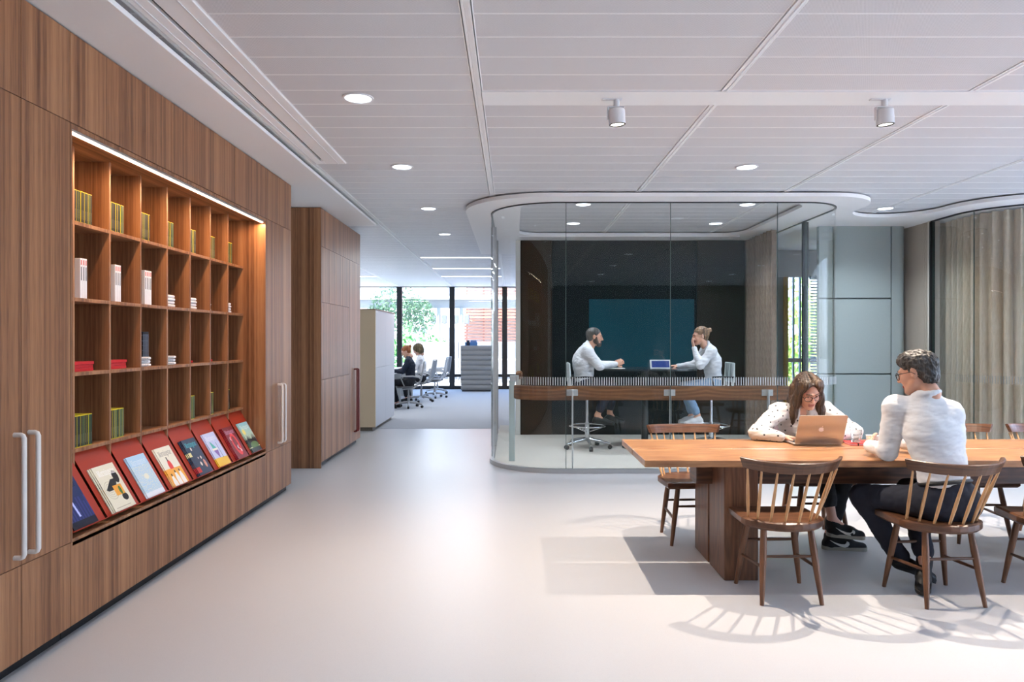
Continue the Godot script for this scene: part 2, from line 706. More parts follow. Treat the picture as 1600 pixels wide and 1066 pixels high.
func materials() -> void:
	var zeb := [c8(103, 66, 43), c8(147, 101, 69), c8(172, 125, 88)]
	var veneer := stripes_tex(11, zeb[0], zeb[1], zeb[2], 768, 512, 1.0, false)
	for k in 4:
		var m := tri_mat(veneer, Vector3(0.8, 0.5, 0.8), 0.42)
		m.uv1_offset = Vector3(0.173 * k, 0.31 * k, 0.237 * k)
		M["veneer%d" % k] = m
	M.veneer_in = tri_mat(veneer, Vector3(0.8, 0.5, 0.8), 0.42)
	M.veneer_in.uv1_offset = Vector3(0.41, 0.12, 0.52)
	var walnut := grain_tex(21, c8(66, 42, 29), c8(112, 74, 50), 256, 512, true)
	M.walnut = tri_mat(walnut, Vector3(1.1, 2.6, 1.1), 0.34, false)
	M.walnut_up = tri_mat(grain_tex(22, c8(82, 52, 35), c8(130, 88, 60), 256, 512, false), Vector3(2.2, 1.1, 2.2), 0.4, false)
	M.walnut_top = tri_mat(grain_tex(24, c8(136, 92, 62), c8(192, 146, 104), 256, 1024, true), Vector3(0.55, 2.0, 2.2), 0.3, false)
	M.oak = tri_mat(grain_tex(26, c8(176, 130, 88), c8(214, 172, 126), 64, 256, false), Vector3(6, 3, 6), 0.4, false)
	M.rail_wood = tri_mat(grain_tex(28, c8(96, 62, 40), c8(150, 104, 68), 128, 512, true), Vector3(0.7, 3.0, 2.0), 0.3, false)
	M.white = mat(c8(226, 226, 228), 0.55)
	M.plaster = mat(c8(238, 237, 237), 0.7)
	M.lip = mat(c8(246, 246, 247), 0.5)
	M.track = mat(c8(244, 246, 247), 0.5)
	M.perf = tri_mat(pic(128, 128, func(x, y):
		var q := Vector2(fposmod(x + (8 if (y / 16) % 2 else 0), 16) - 7.5, y % 16 - 7.5).length()
		return c8(226, 226, 229).lerp(c8(172, 172, 176), 1.0 - smoothstep(3.6, 5.2, q))), Vector3(22, 22, 22), 0.55, true)
	M.floor = tri_mat(speckle_tex(31, c8(195, 194, 196), c8(170, 169, 172), 0.03, 512), Vector3(2.6, 2.6, 2.6), 0.3, true, 0.42)
	M.floor.roughness = 0.33
	var crp := noise(41, 0.18, 3)
	M.carpet = tri_mat(pic(256, 256, func(x, y):
		var t := 0.5 + 0.5 * crp.get_noise_2d(x * 0.7, y * 2.2) + 0.25 * sin(x * 2.1) * sin(y * 1.3)
		return c8(150, 152, 158).lerp(c8(198, 200, 205), clampf(t, 0, 1))), Vector3(2, 2, 2), 0.95)
	M.carpet_pod = tri_mat(pic(256, 256, func(x, y):
		var t := 0.5 + 0.6 * crp.get_noise_2d(x * 1.5 + 300, y * 1.5) + 0.2 * sin(x * 2.3 + y)
		return c8(176, 171, 161).lerp(c8(212, 206, 196), clampf(t, 0, 1))), Vector3(2, 2, 2), 0.95)
	M.black = mat(c8(16, 17, 20), 0.5)
	M.dark_metal = mat(c8(28, 31, 36), 0.45)
	M.chrome = mat(c8(205, 208, 210), 0.18, 1.0)
	M.alu = mat(c8(190, 192, 192), 0.35, 0.8)
	M.steel_post = mat(c8(196, 202, 202), 0.35, 0.5)
	M.handle = mat(c8(222, 216, 210), 0.4)
	M.handle_red = mat(c8(112, 34, 32), 0.4)
	M.red = mat(c8(160, 50, 28), 0.42)
	M.glass = glass(c8(90, 140, 122), 0.018)
	M.glass.metallic_specular = 0.36
	M.glass_side = glass(c8(100, 140, 125), 0.035)
	M.window = glass(c8(170, 205, 225), 0.05)
	M.seal = mat(c8(60, 78, 74), 0.4)
	M.cream = mat(c8(222, 198, 164), 0.6)
	M.cupboard_grey = mat(c8(206, 206, 212), 0.45)
	M.sofa = mat(c8(150, 148, 146), 0.9)
	M.dark_panel = tri_mat(speckle_tex(51, c8(40, 27, 19), c8(186, 140, 96), 0.006, 512), Vector3(1.4, 1.4, 1.4), 0.3, true, 0.3)
	M.dark_center = tri_mat(speckle_tex(52, c8(20, 20, 24), c8(120, 120, 120), 0.003, 512), Vector3(1.4, 1.4, 1.4), 0.2, true, 0.3)
	M.teal = mat(c8(12, 62, 76), 0.16)
	var cur := noise(61, 0.3, 2)
	M.curtain = tri_mat(pic(128, 128, func(x, y): return c8(128, 110, 96).lerp(c8(156, 138, 122), 0.5 + 0.8 * cur.get_noise_2d(x * 0.6, y * 0.12))), Vector3(6, 2, 6), 0.95)
	M.curtain_light = tri_mat(pic(128, 128, func(x, y): return c8(194, 178, 156).lerp(c8(214, 199, 176), 0.5 + 0.9 * cur.get_noise_2d(x * 0.9, y * 0.1))), Vector3(5, 2, 5), 0.95)
	M.curtain_light.backlight_enabled = true
	M.curtain_light.backlight = Color(0.35, 0.32, 0.28)
	M.felt = tri_mat(pic(128, 128, func(x, y): return c8(148, 158, 156).lerp(c8(164, 174, 172), 0.5 + 0.7 * cur.get_noise_2d(x * 2.0, y * 2.0))), Vector3(3, 3, 3), 0.9)
	M.beige_wall = mat(c8(186, 174, 160), 0.7)
	M.concrete = mat(c8(176, 186, 194), 0.8)
	M.paper = mat(c8(236, 234, 228), 0.7)
	M.rubber = mat(c8(22, 22, 24), 0.6)

func wallbox(parent: Node, called: String, a: Vector3, b: Vector3, m: Material) -> void:
	part(called, spang(a, b), m, parent)

func shell() -> void:
	var f := struct("floor")
	part("resin_floor", spang(P(-8, -0.2, -5), P(9, 0, 11.68)), M.floor, f)
	part("carpet", spang(P(-8, -0.2, 11.68), P(3.9, 0.003, 21.2)), M.carpet, f)
	part("slab_edge", spang(P(3.9, -0.2, 11.68), P(9, 0, 12.2)), M.concrete, f)
	var wl := struct("wall_left")
	wallbox(wl, "plaster", P(-3.1, 0, -5), P(-2.9, 3.3, 10.4), M.plaster)
	wallbox(wl, "plaster", P(-8, 0, 10.2), P(-3.1, 3.3, 10.4), M.plaster)
	wallbox(wl, "plaster", P(-8.2, 0, 10.2), P(-8, 3.3, 21.2), M.plaster)
	var wb := struct("wall_back")
	wallbox(wb, "plaster", P(-3.1, 0, -5.2), P(9.2, 3.3, -5), mat(c8(58, 64, 72), 0.7))
	# the wall on the right, outside the view: a long window towards the street
	var wr := struct("wall_right")
	wallbox(wr, "plaster", P(9, 0, -5), P(9.2, 0.1, 12.2), M.plaster)
	wallbox(wr, "plaster", P(9, 2.95, -5), P(9.2, 3.3, 12.2), M.plaster)
	wallbox(wr, "plaster", P(9, 0.1, 7.5), P(9.2, 2.95, 12.2), M.plaster)
	wallbox(wr, "plaster", P(9, 0.1, -5), P(9.2, 2.95, -4.4), M.plaster)
	for k in 5:
		var d := -4.4 + k * 2.38
		wallbox(wr, "pane", P(9.08, 0.1, d + 0.03), P(9.09, 2.95, d + 2.35), M.window)
		wallbox(wr, "mullion", P(9.03, 0.1, d - 0.03), P(9.13, 2.95, d + 0.03), M.dark_metal)
	# the glass front at the far end
	var w := struct("window_1")
	var xs := [-8.0]
	for k in range(-5, 3):
		xs.append(-0.215 + 1.54 * k)
	xs.append(3.9)
	for i in xs.size():
		part("mullion", spang(P(xs[i] - 0.075, 0, 20.95), P(xs[i] + 0.075, 3.02, 21.1), 0.008), M.dark_metal, w)
		if i + 1 < xs.size():
			part("pane", spang(P(xs[i] + 0.055, 0.44, 21.02), P(xs[i + 1] - 0.055, 2.98, 21.035)), M.window, w)
			part("pane", spang(P(xs[i] + 0.055, 0.1, 21.02), P(xs[i + 1] - 0.055, 0.36, 21.035)), M.window, w)
			part("transom", spang(P(xs[i] + 0.055, 0.36, 20.97), P(xs[i + 1] - 0.055, 0.44, 21.08), 0.005), M.dark_metal, w)
			part("sill", spang(P(xs[i] + 0.055, 0, 20.97), P(xs[i + 1] - 0.055, 0.1, 21.08), 0.005), M.dark_metal, w)
			part("head", spang(P(xs[i] + 0.055, 2.98, 20.97), P(xs[i + 1] - 0.055, 3.05, 21.08), 0.005), M.dark_metal, w)
	var ws := struct("wall_side")
	wallbox(ws, "plaster", P(3.9, 0, 12.0), P(4.1, 3.3, 21.2), M.plaster)
	# the street front on the right of the meeting room, seen through its glass
	var wf := struct("wall_front")
	wallbox(wf, "plaster", P(4.1, 0, 12.0), P(4.45, 3.3, 12.2), M.plaster)
	wallbox(wf, "plaster", P(5.5, 0, 12.0), P(9, 3.3, 12.2), M.plaster)
	wallbox(wf, "plaster", P(4.45, 2.5, 12.0), P(5.5, 3.3, 12.2), M.plaster)
	var w2 := struct("window_2")
	part("jamb", spang(P(4.55, 0, 11.95), P(4.61, 2.5, 12.1), 0.004), mat(c8(226, 178, 40), 0.5), w2)
	part("mullion", spang(P(4.45, 0, 12.02), P(4.55, 2.5, 12.1), 0.004), M.alu, w2)
	for x in [4.72, 4.83]:
		part("mullion", spang(P(x, 0, 12.03), P(x + 0.025, 2.5, 12.09), 0.004), mat(c8(120, 146, 170), 0.5), w2)
	part("transom", spang(P(4.61, 1.07, 12.0), P(5.5, 1.14, 12.1), 0.004), M.alu, w2)
	part("pane", spang(P(4.61, 0, 12.05), P(5.5, 2.5, 12.06)), M.window, w2)
	var bl := thing("window_blind", "dark slatted blind lowered in the window beyond the glass room", "blind", P(5.1, 0, 11.8))
	part("headrail", spang(P(-0.2, 2.44, -0.03), P(0.24, 2.5, 0.03), 0.004), M.dark_metal, bl)
	var sl := Geo.new()
	sl.box(Vector3.ZERO, Vector3(0.42, 0.004, 0.05), 0.0, Basis(Vector3.RIGHT, 0.5))
	var slm := sl.mesh()
	for k in 48:
		part("slat", slm, M.dark_metal, bl).position = P(0.02, 0.06 + k * 0.05, 0)

func ceiling() -> void:
	var c := struct("ceiling")
	part("slab", spang(P(-8.2, 3.06, -5.2), P(9.2, 3.35, 12.2)), M.white, c)
	part("slab", spang(P(-8.2, 3.06, 12.2), P(4.1, 3.35, 21.2)), M.white, c)
	# the perforated metal panels, one bay between two rails and one row deep
	var full := panel_mesh(1.54 - 0.056)
	var cut := panel_mesh(1.238 - 0.028)
	var spots := []
	for k in range(-5, 6):
		var x0 := -0.215 + 1.54 * k
		for j in range(-32, 68):
			var d0 := 3.414 + 0.262 * j
			if d0 > 20.9 or (d0 > 11.9 and x0 > 2.7) or (x0 < -3.4 and d0 < 10.2):
				continue
			if j == 4 and x0 > -0.3:
				continue
			var dm := d0 + 0.131
			var xm := x0 + 0.77
			var short: bool = k == -1 and dm < 6.3
			if short:
				xm = (-1.453 + -0.215 - 0.028) * 0.5
			var u := xm * 1120.0 / dm
			var vv := 1.55 * 1120.0 / dm
			var seen := dm > 3.1 and absf(u) < 800.0 + 0.7 * 1120.0 / maxf(dm, 0.5) and vv < 545.0
			if (x0 < -1.8 and dm < 13.5) or (x0 > 2.7 and dm > 9.4) or (xm > -0.3 and dm > 11.2):
				seen = false
			spots.append([dm if seen else 100.0 + absf(dm), P(xm, 3.0, dm), short])
	spots.sort_custom(func(a, b): return a[0] < b[0])
	var rest := []
	for i in spots.size():
		var s: Array = spots[i]
		if i < 296 and s[0] < 99.0:
			part("panel", cut if s[2] else full, null, c).position = s[1]
		else:
			rest.append(s)
	for kind in [false, true]:
		var some := rest.filter(func(s): return s[2] == kind)
		if some.is_empty():
			continue
		var mm := MultiMesh.new()
		mm.transform_format = MultiMesh.TRANSFORM_3D
		mm.mesh = cut if kind else full
		mm.instance_count = some.size()
		for i in some.size():
			mm.set_instance_transform(i, Transform3D(Basis(), some[i][1]))
		var mi := MultiMeshInstance3D.new()
		mi.name = "panel_field"
		mi.multimesh = mm
		mi.set_meta("kind", "stuff")
		c.add_child(mi, true)
	for k in range(-4, 7):
		var x := -0.215 + 1.54 * k
		if x > 8.9:
			continue
		var g := Geo.new()
		var d1 := 20.9 if x < 3.0 else 11.9
		var d0 := -4.9 if x > -2.9 else 10.45
		for s in [-1.0, 1.0]:
			g.span(P(x + s * 0.009, 2.996, d0), P(x + s * 0.022, 3.02, d1))
		g.span(P(x - 0.009, 3.006, d0), P(x + 0.009, 3.02, d1))
		part("rail", g, M.lip, c)
	# the white channel that carries the track lights
	var tr := struct("trim_1")
	part("track_channel", spang(P(-0.19, 2.993, 4.466), P(8.98, 3.03, 4.72)), M.track, tr)
	# the plaster bulkhead above the joinery
	var so := struct("trim_2")
	part("bulkhead", spang(P(-2.95, 2.945, -4.9), P(-1.78, 2.972, 9.42), 0.002), M.plaster, so)
	var di := struct("trim_3")
	part("diffuser_frame", spang(P(-1.75, 2.992, -4.9), P(-1.656, 3.02, 6.29), 0.002), M.lip, di)
	part("diffuser_frame", spang(P(-1.63, 2.992, -4.9), P(-1.455, 3.02, 6.29), 0.002), M.lip, di)
	part("diffuser_end", spang(P(-1.656, 2.992, 6.2), P(-1.63, 3.02, 6.29)), M.lip, di)
	part("diffuser_slot", spang(P(-1.656, 3.012, -4.9), P(-1.63, 3.03, 6.2)), M.black, di)
	part("diffuser_bead", spang(P(-1.722, 2.988, -4.9), P(-1.712, 2.994, 6.29)), M.white, di)
	part("diffuser_bead", spang(P(-1.525, 2.988, -4.9), P(-1.518, 2.994, 6.29)), M.white, di)

func panel_mesh(w: float) -> ArrayMesh:
	var h := 0.1302
	var e := 0.006
	var a := Geo.new()
	a.quad(Vector3(-w / 2 + e, 0.002, -h + e), Vector3(w / 2 - e, 0.002, -h + e), Vector3(w / 2 - e, 0.002, h - e), Vector3(-w / 2 + e, 0.002, h - e))
	var b := Geo.new()
	var o := [Vector3(-w / 2, 0, -h), Vector3(w / 2, 0, -h), Vector3(w / 2, 0, h), Vector3(-w / 2, 0, h)]
	var i := [Vector3(-w / 2 + e, 0.002, -h + e), Vector3(w / 2 - e, 0.002, -h + e), Vector3(w / 2 - e, 0.002, h - e), Vector3(-w / 2 + e, 0.002, h - e)]
	for k in 4:
		var j := (k + 1) % 4
		b.quad(o[k], o[j], i[j], i[k])
		b.quad(o[j], o[k], o[k] + Vector3.UP * 0.02, o[j] + Vector3.UP * 0.02)
	b.quad(o[3] + Vector3.UP * 0.02, o[2] + Vector3.UP * 0.02, o[1] + Vector3.UP * 0.02, o[0] + Vector3.UP * 0.02)
	var m := a.mesh()
	b.mesh(m)
	m.surface_set_material(0, M.perf)
	m.surface_set_material(1, M.lip)
	return m

# ---------------------------------------------------------------- timber joinery on the left
const FACE := -2.13
func panel_part(parent: Node, d0: float, d1: float, y0: float, y1: float, k: int, called := "panel") -> MeshInstance3D:
	return part(called, spang(P(FACE - 0.02, y0 + 0.0015, d0 + 0.0015), P(FACE, y1 - 0.0015, d1 - 0.0015), 0.001), M["veneer%d" % (k % 4)], parent)

func pull(parent: Node, x: float, d: float, y0: float, y1: float, m: Material, r := 0.0105) -> void:
	var pts := [P(x, y0, d), P(x + 0.028, y0, d), P(x + 0.037, y0 + 0.004, d), P(x + 0.042, y0 + 0.014, d), P(x + 0.042, y1 - 0.014, d), P(x + 0.037, y1 - 0.004, d), P(x + 0.028, y1, d), P(x, y1, d)]
	part("handle", tubeg(pts, r, 12), m, parent)

func cupboard(d0: float, d1: float, label: String, handles: Array, group := "") -> void:
	var t := thing("wall_cupboard", label, "cupboard", P(FACE, 0, d0), group)
	t.position = Vector3.ZERO
	part("carcass", spang(P(-2.75, 0.063, d0 + 0.002), P(FACE - 0.021, 2.938, d1 - 0.002)), M.black, t)
	part("plinth", spang(P(-2.75, 0, d0 + 0.002), P(FACE - 0.05, 0.063, d1 - 0.002)), M.black, t)
	var n := roundi((d1 - d0) / MOD)
	var w := (d1 - d0) / n
	for k in n:
		var a := d0 + w * k
		var i := int(a * 10.0)
		panel_part(t, a, a + w, 0.063, 0.47, i, "kick_panel")
		panel_part(t, a, a + w, 2.50, 2.938, i + 1, "top_panel")
		var dr := panel_part(t, a, a + w, 0.47, 2.50, i + 2, "door")
		for h in handles:
			if h > a and h < a + w:
				pull(dr, FACE, h, 0.515, 1.042, M.handle)

func joinery() -> void:
	# cupboards before the niche, the niche itself, cupboards after it
	cupboard(3.457 - 8 * MOD, 3.457 - 4 * MOD, "timber cupboard nearest the camera, at the very edge of the view", [])
	cupboard(3.457 - 4 * MOD, 3.457, "timber veneer cupboard with two pale bar handles, left of the bookshelf", [3.457 - MOD + 0.046, 3.457 - MOD - 0.046])
	cupboard(6.212, 6.915, "narrow timber cupboard with two pale bar handles, right of the bookshelf", [6.5635 + 0.045, 6.5635 - 0.045])
	var t := thing("bookcase", "built-in timber bookcase with square cubbies and sloping red display trays", "bookcase")
	var e: Array = [3.457, 4.49, 5.523, 6.212]
	for i in 3:
		panel_part(t, e[i], e[i + 1], 2.50, 2.938, i + 1, "top_panel")
		panel_part(t, e[i], e[i + 1], 0.063, 0.47, i + 2, "kick_panel")
	part("carcass", spang(P(-2.75, 0.063, 3.459), P(-2.64, 2.938, 6.21)), M.black, t)
	part("carcass", spang(P(-2.75, 2.52, 3.459), P(FACE - 0.021, 2.938, 6.21)), M.black, t)
	part("carcass", spang(P(-2.75, 0.063, 3.459), P(FACE - 0.021, 0.45, 6.21)), M.black, t)
	part("plinth", spang(P(-2.75, 0, 3.459), P(FACE - 0.05, 0.063, 6.21)), M.black, t)
	part("back_panel", spang(P(-2.64, 0.47, 3.459), P(-2.625, 2.5, 6.21)), M.veneer_in, t)
	part("cheek", spang(P(-2.625, 0.47, 3.4575), P(FACE, 2.497, 3.472)), M.veneer_in, t)
	part("cheek", spang(P(-2.625, 0.47, 6.195), P(FACE, 2.497, 6.2105)), M.veneer_in, t)
	part("head_board", spang(P(-2.625, 2.476, 3.472), P(FACE, 2.497, 6.195)), M.veneer_in, t)
	part("base_board", spang(P(-2.625, 0.45, 3.472), P(FACE, 0.483, 6.195)), M.veneer_in, t)
	for k in range(1, 8):
		var d := 3.457 + MOD * k
		part("divider", spang(P(-2.625, 0.483, d - 0.009), P(-2.324, 2.476, d + 0.009), 0.001), M.veneer_in, t)
	for y in [2.083, 1.675, 1.276, 0.868]:
		for k in 8:
			part("shelf", spang(P(-2.625, y - 0.02, 3.457 + MOD * k + 0.009), P(-2.323, y, 3.457 + MOD * (k + 1) - 0.009), 0.001), M.veneer_in, t)
	var prof := [Vector2(-2.345, 0.862), Vector2(-2.352, 0.845), Vector2(-2.153, 0.503), Vector2(-2.131, 0.516)]
	for k in 8:
		var g := Geo.new()
		var a := 3.457 + MOD * k + 0.018
		var b := 3.457 + MOD * (k + 1) - 0.006
		if k == 7:
			b -= 0.014
		if k == 0:
			a += 0.004
		for i in 3:
			var p0: Vector2 = prof[i]
			var p1: Vector2 = prof[i + 1]
			var nn := Vector2(-(p1 - p0).y, (p1 - p0).x).normalized() * 0.003
			g.extrude(PackedVector2Array([p0, p1, p1 - nn, p0 - nn]), P(0, 0, a), Vector3.RIGHT, Vector3.UP, Vector3(0, 0, -(b - a)))
		part("display_tray", g, M.red, t)
	# the strip light under the head of the niche
	var l := part("led_strip_light", spang(P(-2.172, 2.464, 3.476), P(-2.138, 2.476, 6.19)), M.alu, t)
	l.set_meta("label", "long glowing strip light along the top of the niche")
	part("glowing_diffuser", spang(P(-2.163, 2.456, 3.48), P(-2.147, 2.464, 6.186), 0.002), glow(Color(1.0, 0.86, 0.74), 5.0), l)
	var al := AreaLight3D.new()
	al.name = "strip_glow"
	al.area_size = Vector2(0.02, 2.7)
	al.light_color = Color(1.0, 0.8, 0.6)
	al.light_energy = 2.2
	al.area_range = 12.0
	al.shadow_enabled = true
	l.add_child(al)
	al.look_at_from_position(P(-2.155, 2.451, 4.833), P(-2.155, 0, 4.833), Vector3(0, 0, 1))
	# the second timber block beyond the opening
	var c := thing("tall_cupboard", "tall timber cupboard block with dark red handles beyond the gap", "cupboard")
	part("side_panel", spang(P(-2.8, 0, 8.07), P(FACE - 0.022, 2.938, 8.09), 0.001), M.veneer_in, c)
	part("carcass", spang(P(-2.8, 0.063, 8.092), P(FACE - 0.045, 2.938, 10.16)), M.black, c)
	part("plinth", spang(P(-2.8, 0, 8.092), P(FACE - 0.08, 0.063, 10.15)), M.black, c)
	var q := [8.07]
	for k in range(1, 7):
		q.append(8.09 + 0.345 * k)
	var pp := func(a: float, b: float, y0: float, y1: float, k: int, called: String) -> MeshInstance3D:
		return part(called, spang(P(FACE - 0.044, y0 + 0.0015, a + 0.0015), P(FACE - 0.022, y1 - 0.0015, b - 0.0015), 0.001), M["veneer%d" % (k % 4)], c)
	for k in 3:
		pp.call(q[2 * k], q[2 * k + 2], 2.508, 2.938, k, "top_panel")
	for k in 4:
		for y in [[0.063, 0.995], [0.995, 1.876], [1.876, 2.508]]:
			pp.call(q[k], q[k + 1], y[0], y[1], k + int(y[0] * 3.0), "panel")
	for k in [4, 5]:
		var dr: MeshInstance3D = pp.call(q[k], q[k + 1], 0.063, 2.508, k, "door")
		pull(dr, FACE - 0.022, 9.815 + (0.05 if k == 5 else -0.05), 0.2, 1.05, M.handle_red, 0.011)

func rebase() -> void:   # moves each thing's origin to its base, its parts stay where they are
	for t in get_children():
		if t.get_class() != "Node3D" or t.position != Vector3.ZERO or t.rotation != Vector3.ZERO:
			continue
		var lo := Vector3.INF
		var hi := -Vector3.INF
		for o in t.find_children("*", "MeshInstance3D", true, false):
			var tr: Transform3D = o.transform
			var up: Node = o.get_parent()
			while up != t:
				tr = up.transform * tr
				up = up.get_parent()
			var b: AABB = tr * o.mesh.get_aabb()
			lo = lo.min(b.position)
			hi = hi.max(b.end)
		if lo.x > hi.x:
			continue
		var at := Vector3((lo.x + hi.x) / 2, lo.y, (lo.z + hi.z) / 2)
		t.position = at
		for o in t.get_children():
			o.position -= at


# ---------------------------------------------------------------- the curved glass rooms
func cum(line: PackedVector2Array) -> PackedFloat32Array:
	var out := PackedFloat32Array([0.0])
	for i in range(1, line.size()):
		out.append(out[i - 1] + line[i].distance_to(line[i - 1]))
	return out

func along(line: PackedVector2Array, s0: float, s1: float) -> PackedVector2Array:
	var cu := cum(line)
	var out := PackedVector2Array()
	var at := func(s: float) -> Vector2:
		for i in range(1, line.size()):
			if s <= cu[i] + 1e-6:
				return line[i - 1].lerp(line[i], (s - cu[i - 1]) / maxf(cu[i] - cu[i - 1], 1e-6))
		return line[-1]
	out.append(at.call(s0))
	for i in line.size():
		if cu[i] > s0 + 0.002 and cu[i] < s1 - 0.002:
			out.append(line[i])
	out.append(at.call(s1))
	return out

func shift(line: PackedVector2Array, w: float) -> PackedVector2Array:   # to the right of the way
	var out := PackedVector2Array()
	var m := line.size()
	for i in m:
		var e := (line[mini(i + 1, m - 1)] - line[maxi(i - 1, 0)]).normalized()
		out.append(line[i] + Vector2(e.y, -e.x) * w)
	return out

func pods() -> void:
	# soffit ring that both rooms share, with the rounded bay between them
	var o := PackedVector2Array([Vector2(-0.54, 12.5)])
	o.append_array(arc2(Vector2(0.41, 8.43), 0.95, 180, 270, 16))
	o.append_array(arc2(Vector2(3.37, 8.08), 0.6, 270, 360, 14))
	o.append_array(arc2(Vector2(4.475, 8.25), 0.505, 180, 0, 20))
	o.append_array(arc2(Vector2(5.78, 8.28), 0.8, 180, 270, 16))
	o.append_array(PackedVector2Array([Vector2(8.98, 7.48), Vector2(8.98, 11.98), Vector2(3.88, 11.98), Vector2(3.88, 12.5)]))
	var hole := rrect(0.1, 3.27, 7.84, 10.3, 0.3)
	var ring := struct("trim_4")
	for r in [[-1.0, 1.7], [1.7, 9.5]]:
		var half := PackedVector2Array([Vector2(r[0], 7), Vector2(r[1], 7), Vector2(r[1], 13), Vector2(r[0], 13)])
		for a in Geometry2D.intersect_polygons(o, half):
			for b in Geometry2D.clip_polygons(a, hole):
				var g := Geo.new()
				g.prism(b, 2.945, 2.985)
				part("soffit_ring", g, M.plaster, ring)
	# glass line of the first room, walked from the far left round the front to the far right
	var gl := PackedVector2Array([Vector2(-0.24, 10.7)])
	gl.append_array(arc2(Vector2(0.54, 8.56), 0.78, 180, 270, 20))
	gl.append_array(arc2(Vector2(3.19, 8.28), 0.5, 270, 360, 16))
	gl.append(Vector2(3.69, 10.78))
	var cu := cum(gl)
	var s_front := cu[21]           # where the straight front begins (x = 0.54)
	var cuts := [0.0, 1.25, 2.1, s_front + 0.045, s_front + 1.18, s_front + 2.34]
	var s_right := cu[38] + 0.72
	cuts.append(s_right)
	cuts.append(cu[-1])
	var room := struct("wall_glass")
	for i in cuts.size() - 1:
		var g := Geo.new()
		g.sheet(along(gl, cuts[i] + 0.003, cuts[i + 1] - 0.003), 0.012, 0.05, 2.945)
		part("glass_pane", g, M.glass, room)
		var j := along(gl, maxf(cuts[i] - 0.0028, 0.0), cuts[i] + 0.0028)
		var sg := Geo.new()
		sg.sheet(PackedVector2Array([j[0], j[-1]]), 0.013, 0.05, 2.945)
		part("glass_joint", sg, M.seal, room)
	var ch := Geo.new()
	ch.sheet(gl, 0.05, 0.0, 0.048)
	part("base_channel", ch, M.alu, room)
	var th := Geo.new()
	th.sheet(gl, 0.022, 2.934, 2.9449)
	part("head_channel", th, M.dark_metal, room)
	var jb := Geo.new()
	jb.span(P(3.655, 0.05, 9.0), P(3.725, 2.93, 9.05), 0.003)
	part("jamb", jb, M.dark_metal, room)
	part("jamb", spang(P(-0.275, 0.05, 9.42), P(-0.205, 2.93, 9.5), 0.003), M.alu, room)
	part("jamb", spang(P(-0.275, 0.05, 10.68), P(-0.205, 2.93, 10.76), 0.003), M.alu, room)
	# printed stripes on the glass
	var st := Geo.new()
	var band := along(gl, s_front - 0.55, cu[38] - 0.1)
	var bc := cum(band)
	var s := 0.0
	while s < bc[-1] - 0.02:
		var q := along(band, s, s + 0.009)
		st.sheet(shift(PackedVector2Array([q[0], q[-1]]), 0.0067), 0.0006, 0.955, 1.042)
		s += 0.0265
	var so := part("printed_stripes", st, mat(c8(198, 200, 200), 0.6), room)
	so.set_meta("kind", "stuff")
	# floor and back wall of the room
	var inner := PackedVector2Array(shift(gl, -0.03))
	inner.append(Vector2(3.66, 12.0))
	inner.append(Vector2(-0.2, 12.0))
	var fl := struct("floor_carpet")
	var fg := Geo.new()
	fg.prism(inner, 0.0, 0.02)
	part("carpet", fg, M.carpet_pod, fl)
	var bw := struct("wall_meeting")
	part("end_panel", spang(P(0.055, 0.02, 10.76), P(0.125, 2.945, 10.95), 0.003), mat(c8(206, 204, 196), 0.6), bw)
	part("speckled_panel", spang(P(0.127, 0.02, 10.78), P(0.6, 2.945, 10.95), 0.003), M.dark_panel, bw)
	part("dark_panel", spang(P(0.603, 0.02, 10.79), P(2.78, 2.945, 10.95), 0.003), M.dark_center, bw)
	part("speckled_panel", spang(P(2.783, 0.02, 10.78), P(3.5, 2.945, 10.95), 0.003), M.dark_panel, bw)
	part("edge_panel", spang(P(3.503, 0.02, 10.77), P(3.655, 2.945, 10.95), 0.003), mat(c8(92, 80, 66), 0.7), bw)
	part("head_fascia", spang(P(0.1, 2.93, 10.3), P(3.27, 2.985, 10.33)), M.plaster, bw)
	var sc := thing("writing_board", "large dark teal glass board on the dark meeting room wall", "board", P(0, 0, 0))
	part("glass_face", spang(P(1.155, 1.03, 10.755), P(2.735, 2.06, 10.765), 0.002), M.teal, sc)
	part("backing", spang(P(1.175, 1.05, 10.766), P(2.715, 2.04, 10.789)), M.black, sc)
	# timber leaning rail behind the glass, on flat posts
	var hr := thing("leaning_rail", "long walnut leaning rail behind the curved glass front", "rail")
	var rl := PackedVector2Array([Vector2(0.06, 8.16), Vector2(0.09, 8.08), Vector2(0.15, 8.02), Vector2(0.25, 7.975), Vector2(0.4, 7.96), Vector2(3.2, 7.96), Vector2(3.35, 8.0), Vector2(3.45, 8.12)])
	var rg := Geo.new()
	rg.sheet(rl, 0.085, 0.79, 0.925)
	rg.sheet(rl, 0.07, 0.781, 0.79)
	rg.sheet(rl, 0.07, 0.925, 0.936)
	part("handrail", rg, M.rail_wood, hr)
	for x in [0.665, 1.74, 2.82]:
		part("bracket", spang(P(x - 0.062, 0.83, 7.908), P(x + 0.062, 0.9, 7.917), 0.002), M.steel_post, hr)
		var b := part("post", spang(P(x - 0.007, 0.02, 7.86), P(x + 0.007, 0.9, 7.908), 0.002), M.steel_post, hr)
		for k in [-1, 1]:
			part("screw", tubeg([P(x + k * 0.045, 0.865, 7.908), P(x + k * 0.045, 0.865, 7.904)], 0.006, 8), M.alu, b)
	var sp := thing("side_post", "flat frosted steel post just inside the curved glass corner", "post")
	part("post", spang(P(-0.036, 0.02, 8.44), P(0.034, 0.97, 8.454), 0.003), mat(c8(182, 198, 196), 0.5, 0.2), sp)
	part("bracket", spang(P(-0.025, 0.96, 8.43), P(0.08, 1.03, 8.47), 0.003), M.steel_post, sp)
	part("bracket_bar", spang(P(0.045, 0.98, 8.47), P(0.125, 1.08, 8.62), 0.02), M.rail_wood, sp)
